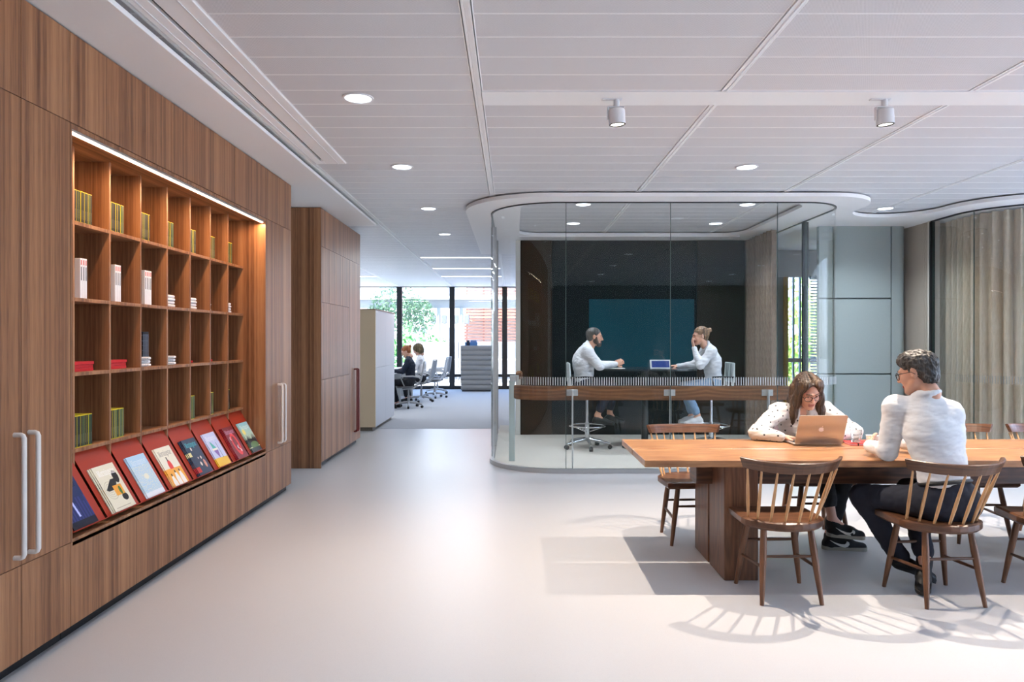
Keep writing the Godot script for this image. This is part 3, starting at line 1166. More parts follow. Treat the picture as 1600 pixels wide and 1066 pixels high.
	# curtains
	drape("curtain", "taupe full-height curtain drawn inside the glass meeting room", PackedVector2Array([Vector2(3.52, 10.66), Vector2(3.52, 9.62)]), 0.045, 0.15, M.curtain)
	# second room on the right: fabric walls, ribbed wall, glass and curtain
	var gw := struct("wall_corridor")
	for y in [[0.0, 0.99], [1.005, 1.985], [2.0, 2.945]]:
		part("fabric_panel", spang(P(4.24, y[0], 9.44), P(4.99, y[1], 9.5), 0.006), M.felt, gw)
		part("fabric_panel", spang(P(4.04, y[0], 9.44), P(4.225, y[1], 9.5), 0.006), M.felt, gw)
	part("backing", spang(P(4.05, 0, 9.49), P(5.02, 2.945, 9.53)), mat(c8(96, 104, 104), 0.8), gw)
	var co := PackedVector2Array([Vector2(5.0, 9.53), Vector2(5.0, 9.44)])
	co.append_array(arc2(Vector2(5.1, 9.54), 0.1, 270, 360, 8))
	co.append(Vector2(5.2, 9.8))
	co.append(Vector2(5.0, 9.8))
	var cg := Geo.new()
	cg.prism(co, 0, 2.945, false)
	part("rounded_corner", cg, M.felt, gw)
	var rw := struct("wall_ribbed")
	part("wall", spang(P(5.29, 0, 9.08), P(5.38, 2.945, 11.9)), M.beige_wall, rw)
	var rb := Geo.new()
	for k in 26:
		rb.span(P(5.284, 0, 9.1 + k * 0.03), P(5.291, 2.945, 9.1 + k * 0.03 + 0.022))
	part("ribs", rb, M.beige_wall, rw).set_meta("kind", "stuff")
	part("end_trim", spang(P(5.26, 0, 9.03), P(5.39, 2.945, 9.08), 0.004), mat(c8(206, 198, 188), 0.6), rw)
	var g2 := PackedVector2Array([Vector2(5.28, 9.02)])
	g2.append_array(arc2(Vector2(6.06, 8.56), 0.78, 180, 270, 20))
	g2.append(Vector2(8.98, 7.78))
	var c2 := cum(g2)
	var room2 := struct("wall_glass_right")
	var cut2 := [0.03, 0.75, c2[21] + 0.6, c2[21] + 1.8, c2[-1]]
	for i in 4:
		var g := Geo.new()
		g.sheet(along(g2, cut2[i] + 0.003, cut2[i + 1] - 0.003), 0.012, 0.05, 2.945)
		part("glass_pane", g, M.glass_side, room2)
		var j := along(g2, cut2[i] - 0.003, cut2[i] + 0.003)
		var sg := Geo.new()
		sg.sheet(PackedVector2Array([j[0], j[-1]]), 0.013, 0.05, 2.945)
		part("glass_joint", sg, M.seal, room2)
	part("jamb", spang(P(5.255, 0.05, 8.99), P(5.305, 2.93, 9.03)), M.black, room2)
	var ch2 := Geo.new()
	ch2.sheet(g2, 0.05, 0.0, 0.048)
	part("base_channel", ch2, M.alu, room2)
	var th2 := Geo.new()
	th2.sheet(g2, 0.03, 2.93, 2.9449)
	part("head_channel", th2, M.dark_metal, room2)
	var st2 := Geo.new()
	s = 0.5
	while s < c2[-1] - 0.1:
		var q := along(g2, s, s + 0.009)
		st2.sheet(shift(PackedVector2Array([q[0], q[-1]]), 0.0067), 0.0006, 0.955, 1.042)
		s += 0.0265
	part("printed_stripes", st2, mat(c8(150, 146, 138), 0.6), room2).set_meta("kind", "stuff")
	var dl := shift(g2, -0.22)
	dl[0] = Vector2(5.5, 9.9)
	drape("curtain", "pale beige sheer curtain behind the curved glass on the right", dl, 0.05, 0.13, M.curtain_light)
	var f2 := struct("floor_carpet")
	var i2 := PackedVector2Array(shift(g2, -0.03))
	i2[0] = Vector2(5.4, 9.0)
	i2.append(Vector2(8.98, 11.9))
	i2.append(Vector2(5.4, 11.9))
	var fg2 := Geo.new()
	fg2.prism(i2, 0.0, 0.02)
	part("carpet", fg2, M.carpet_pod, f2)

func drape(called: String, label: String, line: PackedVector2Array, amp: float, pitch: float, m: Material) -> void:
	var L := cum(line)[-1]
	var n := int(L / pitch * 10.0)
	var out := PackedVector2Array()
	var rr := RandomNumberGenerator.new()
	rr.seed = 5
	var ph := 0.0
	var base := PackedVector2Array()
	for i in n + 1:
		var w := along(line, L * i / n * 0.999, minf(L * i / n * 0.999 + 0.0005, L))
		base.append(w[0])
	for i in n + 1:
		var e := (base[mini(i + 1, n)] - base[maxi(i - 1, 0)]).normalized()
		ph += TAU / 10.0 * rr.randf_range(0.55, 1.45)
		out.append(base[i] + Vector2(e.y, -e.x) * amp * (sin(ph) + 0.25 * sin(ph * 2.3)))
	var g := Geo.new()
	g.sheet(out, 0.004, 0.04, 2.93)
	solid(called, g, m, label, "curtain")

# ---------------------------------------------------------------- lamps
func downlight(x: float, d: float, label: String, e := 1.35, col := Color(0.9, 0.955, 1.0), y := 3.0) -> void:
	var t := thing("ceiling_downlight", label, "downlight", P(x, y - 0.001, d), "recessed ceiling downlights")
	var g := Geo.new()
	g.lathe(Vector3.ZERO, [Vector2(0.083, 0.004), Vector2(0.085, -0.006), Vector2(0.097, -0.005), Vector2(0.1, 0.001)], 28)
	g.lathe(Vector3.ZERO, [Vector2(0.0, 0.004), Vector2(0.084, 0.004)], 28)
	part("trim_ring", g, M.white, t)
	var q := Geo.new()
	q.lathe(Vector3(0, -0.001, 0), [Vector2(0.078, -0.004), Vector2(0.083, 0.0)], 28)
	q.lathe(Vector3(0, -0.001, 0), [Vector2(0.0, -0.005), Vector2(0.078, -0.004)], 28)
	part("glowing_lens", q, glow(col, 4.0), t)
	var l := SpotLight3D.new()
	l.name = "beam"
	l.light_color = col
	l.light_energy = e
	l.light_size = 0.07
	l.spot_angle = 68.0
	l.spot_angle_attenuation = 0.9
	l.spot_range = 14.0
	l.spot_attenuation = 2.0
	l.shadow_enabled = true
	t.add_child(l)
	l.position = Vector3(0, -0.016, 0)
	l.rotation = Vector3(-PI / 2, 0, 0)

func track_spot(x: float, label: String, tilt: Vector3, e: float) -> void:
	var t := thing("track_spotlight", label, "spotlight", P(x, 2.998, 4.6), "white spotlights on the ceiling channel")
	var a := Geo.new()
	a.box(Vector3(-0.03, -0.006, 0), Vector3(0.13, 0.012, 0.034), 0.004)
	a.lathe(Vector3(0.0, -0.055, 0), [Vector2(0.0, 0), Vector2(0.017, 0.0), Vector2(0.019, 0.012), Vector2(0.019, 0.048)], 16)
	part("track_adapter", a, M.white, t)
	var b := Geo.new()
	b.box(Vector3(0.0, -0.058, 0), Vector3(0.1, 0.008, 0.03), 0.002)
	b.box(Vector3(-0.057, -0.098, 0), Vector3(0.007, 0.086, 0.03), 0.002)
	part("yoke", b, M.white, t)
	var bs := Basis.from_euler(tilt)
	var o := Vector3(0.003, -0.118, 0)
	var h := Geo.new()
	h.lathe(o, [Vector2(0, 0.046), Vector2(0.0, 0.046)], 24, true, bs)
	h.lathe(o, [Vector2(0.053, -0.05), Vector2(0.053, 0.04), Vector2(0.049, 0.046), Vector2(0.0, 0.046)], 28, true, bs)
	part("head", h, M.white, t)
	var r := Geo.new()
	r.lathe(o, [Vector2(0.044, -0.044), Vector2(0.0465, -0.054), Vector2(0.053, -0.05)], 28, true, bs)
	part("bezel", r, M.black, t)
	var q := Geo.new()
	q.lathe(o, [Vector2(0.0, -0.052), Vector2(0.044, -0.046)], 28, true, bs)
	part("glowing_lens", q, glow(Color(1, 0.95, 0.88), 6.0), t)
	var l := SpotLight3D.new()
	l.name = "beam"
	l.light_color = Color(1.0, 0.93, 0.85)
	l.light_energy = e
	l.light_size = 0.014
	l.spot_angle = 52.0
	l.spot_angle_attenuation = 0.7
	l.spot_range = 14.0
	l.spot_attenuation = 2.0
	l.shadow_enabled = true
	t.add_child(l)
	l.transform = Transform3D(bs * Basis(Vector3.RIGHT, -PI / 2), o + bs * Vector3(0, -0.066, 0))

func lights() -> void:
	var w := ["nearest round downlight in the left ceiling bay above the aisle", "second round downlight along the left ceiling bay", "third round downlight along the left ceiling bay", "fourth round downlight, farthest in the left ceiling bay"]
	for k in 4:
		downlight(-0.985, [4.593, 6.42, 8.46, 10.5][k], w[k])
	downlight(2.107, 6.43, "round downlight in the ceiling between the track and the glass room")
	downlight(4.4, 8.45, "round downlight in the rounded bay between the two glass rooms", 4.0)
	downlight(0.815, 8.2, "front left downlight inside the glass room", 2.8)
	downlight(0.815, 9.54, "back left downlight inside the glass room", 2.8)
	downlight(2.69, 8.2, "front right downlight inside the glass room", 2.8)
	downlight(2.71, 9.54, "back right downlight inside the glass room", 2.8)
	downlight(6.4, 9.4, "downlight inside the curtained room on the right", 9.0)
	for x in [-0.985, 2.107, 5.2]:
		for d in [2.6, 0.6, -1.4, -3.4]:
			downlight(x, d, "round downlight in the ceiling outside the view", 1.35)
	downlight(5.3, 6.43, "round downlight in front of the curtained room, beyond the right edge", 4.0)
	downlight(5.2, 4.6, "round downlight in the ceiling outside the view", 1.35)
	track_spot(0.67, "white track spotlight above the near end of the long table", Vector3(0.0, 0, 0.06), 7.0)
	track_spot(2.39, "white track spotlight above the man in the white shirt", Vector3(0.0, 0, 0.06), 7.0)
	track_spot(4.1, "white track spotlight beyond the right edge of the view", Vector3(0.0, 0, 0.06), 7.0)
	# slim light lines over the desks
	var q := [[-1.72, -0.25, 13.45], [-1.72, -0.25, 15.5], [-1.72, -0.25, 17.45], [-4.8, -3.31, 13.45], [-4.8, -3.31, 15.5], [-4.8, -3.31, 17.45]]
	var nm := ["nearest", "second", "third"]
	for i in q.size():
		var a: Array = q[i]
		var t := thing("linear_ceiling_light", "%s slim light line in the ceiling %s" % [nm[i % 3], "behind the cream cabinet" if i > 2 else "above the back office carpet"], "light", Vector3.ZERO, "slim light lines over the back office")
		part("frame", spang(P(a[0], 2.993, a[2] - 0.06), P(a[1], 2.999, a[2] + 0.06)), M.white, t)
		part("glowing_diffuser", spang(P(a[0] + 0.01, 2.988, a[2] - 0.05), P(a[1] - 0.01, 2.9935, a[2] + 0.05)), glow(Color(0.95, 0.98, 1.0), 3.0), t)
		var al := AreaLight3D.new()
		al.name = "glow"
		al.area_size = Vector2(1.44, 0.1)
		al.light_color = Color(0.94, 0.97, 1.0)
		al.light_energy = 2.5
		al.area_range = 14.0
		al.shadow_enabled = true
		t.add_child(al)
		al.position = P((a[0] + a[1]) * 0.5, 2.985, a[2])
		al.rotation = Vector3(-PI / 2, 0, 0)

# ---------------------------------------------------------------- table and chairs
func make_chair() -> Node3D:
	var t := thing("spindle_chair", "", "chair", Vector3.ZERO, "walnut spindle chairs at the long table")
	# seat: straight front, rounded back, edge tucked under
	var pl := PackedVector2Array()
	pl.append(Vector2(0.225, -0.21))
	for k in 17:
		var a := lerpf(-0.12, PI + 0.12, k / 16.0)
		pl.append(Vector2(cos(a) * 0.232, 0.02 + sin(a) * 0.19))
	pl.append(Vector2(-0.225, -0.21))
	var pin := PackedVector2Array()
	for q in pl:
		pin.append(q * 0.94)
	var s := Geo.new()
	s.prism(pl, 0.418, 0.446)
	for i in pl.size():
		var j := (i + 1) % pl.size()
		s.quad(Vector3(pin[i].x, 0.404, -pin[i].y), Vector3(pin[j].x, 0.404, -pin[j].y), Vector3(pl[j].x, 0.418, -pl[j].y), Vector3(pl[i].x, 0.418, -pl[i].y))
		s.quad(Vector3(pl[i].x, 0.446, -pl[i].y), Vector3(pl[j].x, 0.446, -pl[j].y), Vector3(pin[j].x, 0.453, -pin[j].y), Vector3(pin[i].x, 0.453, -pin[i].y))
		s.flat(Vector3(0, 0.445, 0), Vector3(pin[i].x, 0.453, -pin[i].y), Vector3(pin[j].x, 0.453, -pin[j].y))
		s.flat(Vector3(0, 0.404, 0), Vector3(pin[j].x, 0.404, -pin[j].y), Vector3(pin[i].x, 0.404, -pin[i].y))
	part("seat", s, M.walnut, t)
	var foot := {}
	for z in [-1.0, 1.0]:
		for x in [-1.0, 1.0]:
			var a := Vector3(x * 0.13, 0.41, z * (0.11 if z < 0 else 0.13))
			var b := Vector3(x * (0.165 if z < 0 else 0.19), 0.0, z * (0.18 if z < 0 else 0.175))
			foot["%d%d" % [x, z]] = [a, b]
			part("leg", tubeg([a, a.lerp(b, 0.3), a.lerp(b, 0.62), b], [0.0165, 0.0195, 0.017, 0.0115], 10), M.walnut_up, t)
	var lp := func(k: String, f: float) -> Vector3: return foot[k][0].lerp(foot[k][1], f)
	for x in ["-1", "1"]:
		var a: Vector3 = lp.call(x + "-1", 0.52)
		var b: Vector3 = lp.call(x + "1", 0.56)
		part("stretcher", tubeg([a, a.lerp(b, 0.5), b], [0.008, 0.0105, 0.008], 8), M.walnut, t)
	for z in [["-1", 0.38], ["1", 0.34]]:
		var a: Vector3 = lp.call("-1" + z[0], z[1])
		var b: Vector3 = lp.call("1" + z[0], z[1])
		part("stretcher", tubeg([a, a.lerp(b, 0.5), b], [0.0075, 0.0095, 0.0075], 8), M.walnut, t)
	# bent crest rail
	var cr := Geo.new()
	var ring := []
	for k in 21:
		var u := k / 10.0 - 1.0
		var an := u * 1.08
		var o := Vector3(0.3 * sin(an), 0.0, -0.315 + 0.3 * (1 - cos(an)) * 0.98)
		var nrm := Vector3(sin(an), 0, -cos(an))
		var y1 := 0.80 + 0.012 * u * u
		var y0 := 0.737 + 0.016 * u * u
		var h := 0.011
		var lean := nrm * 0.012
		ring.append([o - nrm * h - lean + Vector3.UP * y0, o + nrm * h - lean + Vector3.UP * y0, o + nrm * h + lean + Vector3.UP * (y1 - 0.004), o + nrm * (h - 0.006) + lean + Vector3.UP * y1, o - nrm * (h - 0.006) + lean + Vector3.UP * y1, o - nrm * h + lean + Vector3.UP * (y1 - 0.004)])
	for k in 20:
		for i in 6:
			var j := (i + 1) % 6
			cr.quad(ring[k][j], ring[k + 1][j], ring[k + 1][i], ring[k][i])
	for i in range(1, 5):
		cr.flat(ring[0][0], ring[0][i + 1], ring[0][i])
		cr.flat(ring[20][0], ring[20][i], ring[20][i + 1])
	part("crest_rail", cr, M.walnut, t)
	for k in 8:
		var u := (k - 3.5) / 3.5
		var an := u * 0.98
		var top := Vector3(0.296 * sin(an), 0.745, -0.312 + 0.294 * (1 - cos(an)))
		var ab := u * 1.32
		var bot := Vector3(0.2 * sin(ab), 0.444, 0.0 - 0.178 * cos(ab))
		part("spindle", tubeg([bot, bot.lerp(top, 0.35), bot.lerp(top, 0.6), top], [0.0065, 0.0095, 0.0085, 0.0055], 8), M.oak, t)
	return t

func table_and_chairs() -> void:
	var t := thing("long_table", "long walnut table of two thick boards on slab legs", "table")
	part("tabletop_board", spang(P(0.78, 0.7, 4.207), P(4.7, 0.742, 4.638), 0.003), M.walnut_top, t)
	part("tabletop_board", spang(P(0.78, 0.7, 4.662), P(4.7, 0.742, 5.096), 0.003), M.walnut_top, t)
	for x in [1.36, 2.75, 4.1]:
		part("bridge_block", spang(P(x, 0.705, 4.638), P(x + 0.07, 0.7405, 4.662)), M.walnut_top, t)
	for x in [1.276, 3.9]:
		part("slab_leg", spang(P(x, 0, 4.308), P(x + 0.205, 0.7, 4.635), 0.004), M.walnut_up, t)
		part("slab_leg", spang(P(x, 0, 4.665), P(x + 0.205, 0.7, 4.997), 0.004), M.walnut_up, t)
	part("spine_beam", spang(P(1.175, 0.53, 4.565), P(4.2, 0.7, 4.735), 0.004), M.walnut, t)
	part("wedge", spang(P(1.482, 0.55, 4.52), P(1.52, 0.68, 4.565), 0.003), M.walnut_top, t)
	var ch := make_chair()
	ch.position = P(1.525, 0, 4.09)
	ch.rotation.y = PI + 0.02
	ch.set_meta("label", "empty walnut spindle chair at the near side by the table's end")
	copy_of(ch, P(2.385, 0, 4.045), PI + 0.07, "walnut spindle chair the man in the white shirt sits on")
	copy_of(ch, P(3.1, 0, 4.08), PI - 0.12, "walnut spindle chair cut off by the right edge of the photo, near side")
	copy_of(ch, P(1.30, 0, 5.22), 0.06, "empty walnut spindle chair across the table, facing the camera at the left end")
	copy_of(ch, P(2.22, 0, 5.30), 0.0, "walnut spindle chair the woman with the laptop sits on")
	copy_of(ch, P(3.36, 0, 5.26), 0.0, "walnut spindle chair across the table, partly hidden behind the man")
	copy_of(ch, P(4.02, 0, 5.26), 0.0, "walnut spindle chair across the table at the right edge")


# ---------------------------------------------------------------- books and magazines
func text_part(words: String, h: float, wide: float, m: Material, parent: Node, tr: Transform3D, serif := false) -> MeshInstance3D:
	var tm := TextMesh.new()
	var f := SystemFont.new()
	f.font_names = PackedStringArray(["Droid Serif" if serif else "Droid Sans"])
	tm.font = f
	tm.text = words
	tm.font_size = 32
	tm.pixel_size = 0.01
	tm.depth = 0.001
	tm.curve_step = 4.0
	var b := tm.get_aabb()
	var o := part("lettering", tm, m, parent)
	var sy := h / maxf(b.size.y, 0.001)
	var sx := wide / maxf(b.size.x, 0.001)
	o.transform = tr * Transform3D(Basis.from_scale(Vector3(sx, sy, 0.6)), Vector3.ZERO)
	return o

func inside(x: float, y: float, cx: float, cy: float, rx: float, ry: float) -> bool:
	return pow((x - cx) / rx, 2) + pow((y - cy) / ry, 2) < 1.0

func cover_art(k: int) -> ImageTexture:
	var w := 120
	var h := 160
	var nz := noise(200 + k, 0.13, 2)
	return pic(w, h, func(px, py): return cover_px(k, px, py, nz))

func cover_px(k: int, px: int, py: int, nz: FastNoiseLite) -> Color:
	var x := px / 120.0
	var y := py / 160.0
	match k:
		0:
			var c := c8(26, 44, 92)
			if y > 0.42 and y < 0.86 and fposmod(x * 9.0, 1.0) > 0.45 and y > 0.4 + 0.16 * sin(floor(x * 9.0) * 2.1):
				c = c8(52, 58, 122)
			if absf(x - 0.42 - (y - 0.4) * 0.12) < 0.035 and y > 0.36 and y < 0.8:
				c = c8(190, 200, 255)
			if y > 0.86:
				c = c8(16, 26, 48)
			return c
		1:
			var c := c8(226, 222, 200)
			var r := Vector2(x - 0.3, (y - 0.55) * 1.33).length()
			if r < 0.27 and fposmod(r * 16.0, 1.0) < 0.18:
				c = c8(176, 168, 146)
			if inside(x, y, 0.78, 0.3, 0.13, 0.14) or (y > 0.33 and y < 0.56 and x > 0.12 + absf(y - 0.52) * 1.9 and x < 0.62 + (0.5 - y) * 0.8):
				c = c8(34, 36, 38)
			if inside(x, y, 0.74, 0.76, 0.13, 0.08):
				c = c8(38, 40, 42)
			if x > 0.42 and x < 0.82 and y > 0.47 and y < 0.7:
				c = c8(234, 164, 60)
				if inside(x, y, 0.68, 0.6, 0.06, 0.09):
					c = c8(70, 110, 50)
			if y > 0.93 and y < 0.94 and x > 0.1 and x < 0.8:
				c = c8(170, 160, 140)
			return c
		2:
			var c := c8(172, 208, 234)
			if y > 0.24 and y < 0.88 and nz.get_noise_2d(px * 1.4, py * 1.4) > 0.12:
				c = c8(222, 226, 214)
			if inside(x, y, 0.5, 0.52, 0.13, 0.07):
				c = c8(230, 230, 214)
			if y > 0.88:
				c = c8(224, 232, 240)
			return c
		3:
			var c := c8(232, 230, 212) if y < 0.56 + (x - 0.5) * 0.02 else c8(240, 172, 66)
			if inside(x, y, 0.44, 0.5, 0.12, 0.16) and y < 0.57:
				c = c8(226, 70, 66)
			if absf(x - 0.42) < 0.03 and y > 0.26 and y < 0.37:
				c = c8(30, 30, 34)
			for q in [[0.2, 0.68], [0.48, 0.62], [0.76, 0.62]]:
				if y > q[1] + 0.06 and absf(x - q[0]) < 0.03 + (y - q[1]) * 0.42 and absf(x - q[0]) < 0.12:
					c = c8(240, 238, 232)
				if inside(x, y, q[0], q[1] + 0.03, 0.035, 0.035):
					c = c8(40, 38, 40)
			return c
		4:
			var c := c8(44, 60, 84)
			if x < 0.2 and y > 0.36 and y < 0.48:
				c = c8(232, 220, 160)
			if x < 0.26 and y > 0.78 and y < 0.93:
				c = c8(200, 40, 36)
			for q in [[0.35, 0.28, 0.05], [0.5, 0.55, 0.03], [0.7, 0.56, 0.045], [0.5, 0.72, 0.06]]:
				if inside(x, y, q[0], q[1], q[2], q[2]):
					c = c8(240, 220, 206)
			if inside(x, y, 0.78, 0.74, 0.08, 0.12):
				c = c8(232, 200, 170) if nz.get_noise_2d(px * 2.0, py * 2.0) > 0 else c8(214, 80, 74)
			return c
		5:
			var c := c8(196, 204, 236) if y < 0.74 + x * 0.03 else c8(240, 196, 62)
			if y > 0.26 and y < 0.5 and x > 0.24 and x < 0.24 + (y - 0.2) * 1.1:
				c = c8(70, 176, 172)
			if y > 0.5 and y < 0.74 and x > 0.2 + (y - 0.5) * 0.9 and x < 0.58 - (y - 0.5) * 0.5:
				c = c8(126, 92, 172)
			if y > 0.46 and y < 0.52 and x > 0.15 and x < 0.6:
				c = c8(240, 236, 226)
			if absf(x - 0.68) < 0.012 and y > 0.3 and y < 0.78:
				c = c8(70, 70, 96)
			return c
		6:
			var c := c8(126, 28, 40)
			if inside(x, y, 0.52, 0.56, 0.28, 0.36) and not inside(x, y, 0.5, 0.54, 0.16, 0.24):
				c = c8(232, 52, 54)
			if absf(x - 0.3 - 0.06 * sin(y * 30.0)) < 0.03 and y > 0.3 and y < 0.42:
				c = c8(240, 226, 226)
			if absf(x - 0.6 - 0.08 * sin(y * 26.0)) < 0.04 and y > 0.6 and y < 0.82:
				c = c8(242, 230, 230)
			return c
		_:
			var c := c8(150, 206, 214).lerp(c8(226, 226, 180), clampf(y * 1.2, 0, 1))
			if y > 0.42 + 0.16 * absf(sin(x * 14.0 + sin(x * 40.0))) and y < 0.82:
				c = c8(42, 50, 56)
			if inside(x, y, 0.55, 0.78, 0.4, 0.12):
				c = c8(110, 140, 96)
			if y > 0.86:
				c = c8(60, 76, 76)
			if inside(x, y, 0.2, 0.3, 0.14, 0.1):
				c = c8(240, 226, 130)
			return c

func magazine(k: int, d: float, layer: int, what: String) -> void:
	var up := Vector3(-0.503, 0.864, 0)
	var nn := Vector3(0.864, 0.503, 0)
	var bs := Basis(Vector3(0, 0, -1), up, nn)
	var th := 0.005
	var t := thing("magazine", what, "magazine", Vector3(-2.153, 0.503, 0) + nn * (0.0015 + (th + 0.0006) * layer) + up * 0.004 + Vector3(0, 0, -d), "magazines on the red display trays")
	t.basis = bs
	var w := 0.205
	var h := 0.275
	part("pages", spang(Vector3(-w / 2 + 0.001, 0.001, 0.0006), Vector3(w / 2 - 0.001, h - 0.001, th - 0.0006)), M.paper, t)
	if not M.has("art%d" % k):
		var m := mat(Color.WHITE, 0.32)
		m.albedo_texture = cover_art(k)
		M["art%d" % k] = m
	var c := Geo.new()
	c.uvquad(Vector3(-w / 2, 0, th), Vector3(w / 2, 0, th), Vector3(w / 2, h, th), Vector3(-w / 2, h, th))
	c.uvquad(Vector3(w / 2, 0, 0), Vector3(-w / 2, 0, 0), Vector3(-w / 2, h, 0), Vector3(w / 2, h, 0))
	c.uvquad(Vector3(-w / 2, 0, 0), Vector3(-w / 2, 0, th), Vector3(-w / 2, h, th), Vector3(-w / 2, h, 0))
	var co := part("cover", c, M["art%d" % k], t)
	var ink: Color = [c8(18, 28, 60), c8(250, 250, 246), c8(226, 236, 246), c8(150, 146, 138), c8(96, 196, 208), c8(236, 238, 250), c8(206, 160, 190), c8(236, 244, 240)][k]
	text_part("Morningstar", 0.05, 0.16, mat(ink, 0.5), co, Transform3D(Basis(), Vector3(0, h - 0.045, th)), true)

func shelf_contents() -> void:
	var words := ["navy magazine with a blue light streak, half hidden at the tray row's near end", "cream magazine with black shape and orange square on the second tray", "pale blue magazine with white doodles on a red tray", "cream and orange magazine with bottle figures on a red tray", "dark navy magazine with turquoise title on a red tray", "lavender and yellow magazine with a teal sail on a red tray", "dark red magazine with a bright red oval on a red tray", "magazine with dark skyline cover on the last red tray"]
	for k in 8:
		var d = 3.457 + MOD * (k + 0.5) + [0.0, 0.005, 0.015, 0.0, 0.02, 0.02, 0.02, 0.01][k]
		if k == 0:
			d -= 0.005
		var n: int = [1, 3, 2, 2, 3, 2, 3, 2][k]
		for i in n:
			magazine(k, d - 0.009 * (n - 1 - i), i, words[k] if i == n - 1 else ["lowest", "middle"][i] + " copy lying under the " + words[k].split(" on ")[0].split(", ")[0].replace(" with ", ", "))
	# slim yellow-edged journals, spines to the front
	var tones := [c8(20, 22, 20), c8(22, 40, 24), c8(46, 74, 40), c8(30, 30, 26), c8(92, 100, 66), c8(16, 18, 18)]
	var protos := []
	var spine_m := []
	for c in tones:
		spine_m.append(mat(c, 0.45))
	var yellow := mat(c8(214, 196, 40), 0.45)
	var cov := spang(Vector3(-0.125, 0, -0.0086), Vector3(0, 0.172, 0.0086), 0.0008).mesh()
	var spn := spang(Vector3(-0.002, 0.004, -0.0074), Vector3(0.0006, 0.168, 0.0074)).mesh()
	var lab := spang(Vector3(0.0005, 0.02, -0.0012), Vector3(0.0009, 0.07, 0.0012)).mesh()
	var faint := mat(c8(128, 124, 104), 0.6)
	var rows := [[2.083, "top", [10, 9, 7, 6, 6, 6, 6]], [0.868, "bottom", [10, 9, 0, 0, 5, 4, 3]]]
	var nth := ["first", "second", "third", "fourth", "fifth", "sixth", "seventh", "eighth", "ninth", "tenth"]
	var lay := ["lowest", "second lowest", "second highest", "topmost"]
	for r in rows:
		for c in 7:
			var d0: float = 3.457 + MOD * (c + 1) + 0.012 + (0.0 if r[1] == "top" else 0.0)
			for i in r[2][c]:
				var o := thing("journal", "yellow-edged journal, %s from the left in the %s cubby of the %s row" % [nth[i], nth[c], r[1]], "book", P(-2.335 - rng.randf() * 0.004, r[0] + 0.0004, d0 + 0.0176 * i + 0.009), "yellow-edged journals in the %s row" % r[1])
				part("cover", cov, yellow, o)
				part("spine", spn, spine_m[rng.randi() % 6], o)
				part("title", lab, faint, o)
	# tall white books, upright
	var wc := mat(c8(222, 222, 224), 0.45)
	var wcov := spang(Vector3(-0.17, 0, -0.0105), Vector3(0, 0.222, 0.0105), 0.002).mesh()
	var wlab := spang(Vector3(-0.001, 0.1, -0.0035), Vector3(0.0005, 0.175, 0.0035)).mesh()
	var wred := spang(Vector3(-0.001, 0.185, -0.005), Vector3(0.0005, 0.212, 0.005)).mesh()
	var pinkish := mat(c8(206, 110, 106), 0.5)
	var ink := mat(c8(60, 62, 66), 0.5)
	for c in 3:
		for i in [3, 3, 4][c]:
			var o := thing("white_book", "tall white book, %s from the left in the %s cubby of the second row" % [nth[i], nth[c]], "book", P(-2.358, 1.6754, 3.457 + MOD * (c + 1) + 0.125 + 0.0215 * i), "tall white books in the second row")
			part("cover", wcov, wc, o)
			part("spine_title", wlab, ink, o)
			part("spine_mark", wred, pinkish, o)
	# white books lying in piles, round spines to the front
	var lie := Geo.new()
	lie.box(Vector3(-0.085, 0.0105, 0), Vector3(0.16, 0.019, 0.148), 0.003)
	lie.tube([Vector3(-0.006, 0.0105, -0.074), Vector3(-0.006, 0.0105, 0.074)], 0.0095, 12)
	var liem := lie.mesh()
	for c in 7:
		for i in 4:
			var o := thing("white_paperback", "%s white book of the pile in the %s cubby of the second row" % [lay[i], nth[c]], "book", P([-2.43, -2.43, -2.43, -2.352, -2.352, -2.39, -2.365][c] - 0.003 * (i % 2), 1.6754 + 0.0215 * i, 3.457 + MOD * (c + 1) + (0.085 if c < 3 else 0.09)), "white books lying in the second row")
			part("cover", liem, wc, o)
	for c in [2, 3]:
		for i in 3:
			var o := thing("lettered_book", "%s white lettered book of the pile in the %s cubby of the third row" % [["lowest", "middle", "topmost"][i], nth[c]], "book", P(-2.345 - 0.004 * (i % 2), 1.2764 + 0.0215 * i, 3.457 + MOD * (c + 1) + 0.087), "lettered white books in the third row")
			part("cover", liem, wc, o)
			text_part("GOOD AP", 0.009, 0.08, ink, o, Transform3D(Basis(Vector3(0, 0, -1), Vector3.UP, Vector3.RIGHT), Vector3(0.0036, 0.0105, -0.0)))
	# dark picture books
	var bt := tri_mat(pic(64, 64, func(x, y): return c8(22, 24, 30).lerp(c8(150, 156, 170), clampf(noise(77, 0.2).get_noise_2d(x, y) * 1.6 - 0.2, 0, 1))), Vector3(5, 5, 5), 0.35, false)
	for i in 4:
		var o := thing("dark_book", "tall black picture book, %s from the left in the third cubby" % nth[i], "book", P(-2.40, 1.2764, 3.457 + MOD * 3 + 0.182 + 0.0185 * i), "black picture books in the third row")
		part("cover", spang(Vector3(-0.17, 0, -0.009), Vector3(0, 0.226, 0.009), 0.001), bt, o)
		part("spine_title", spang(Vector3(-0.001, 0.05, -0.003), Vector3(0.0005, 0.21, 0.003)), mat(c8(120, 130, 146), 0.5), o)
	# red notebooks
	var rd := mat(c8(196, 22, 34), 0.45)
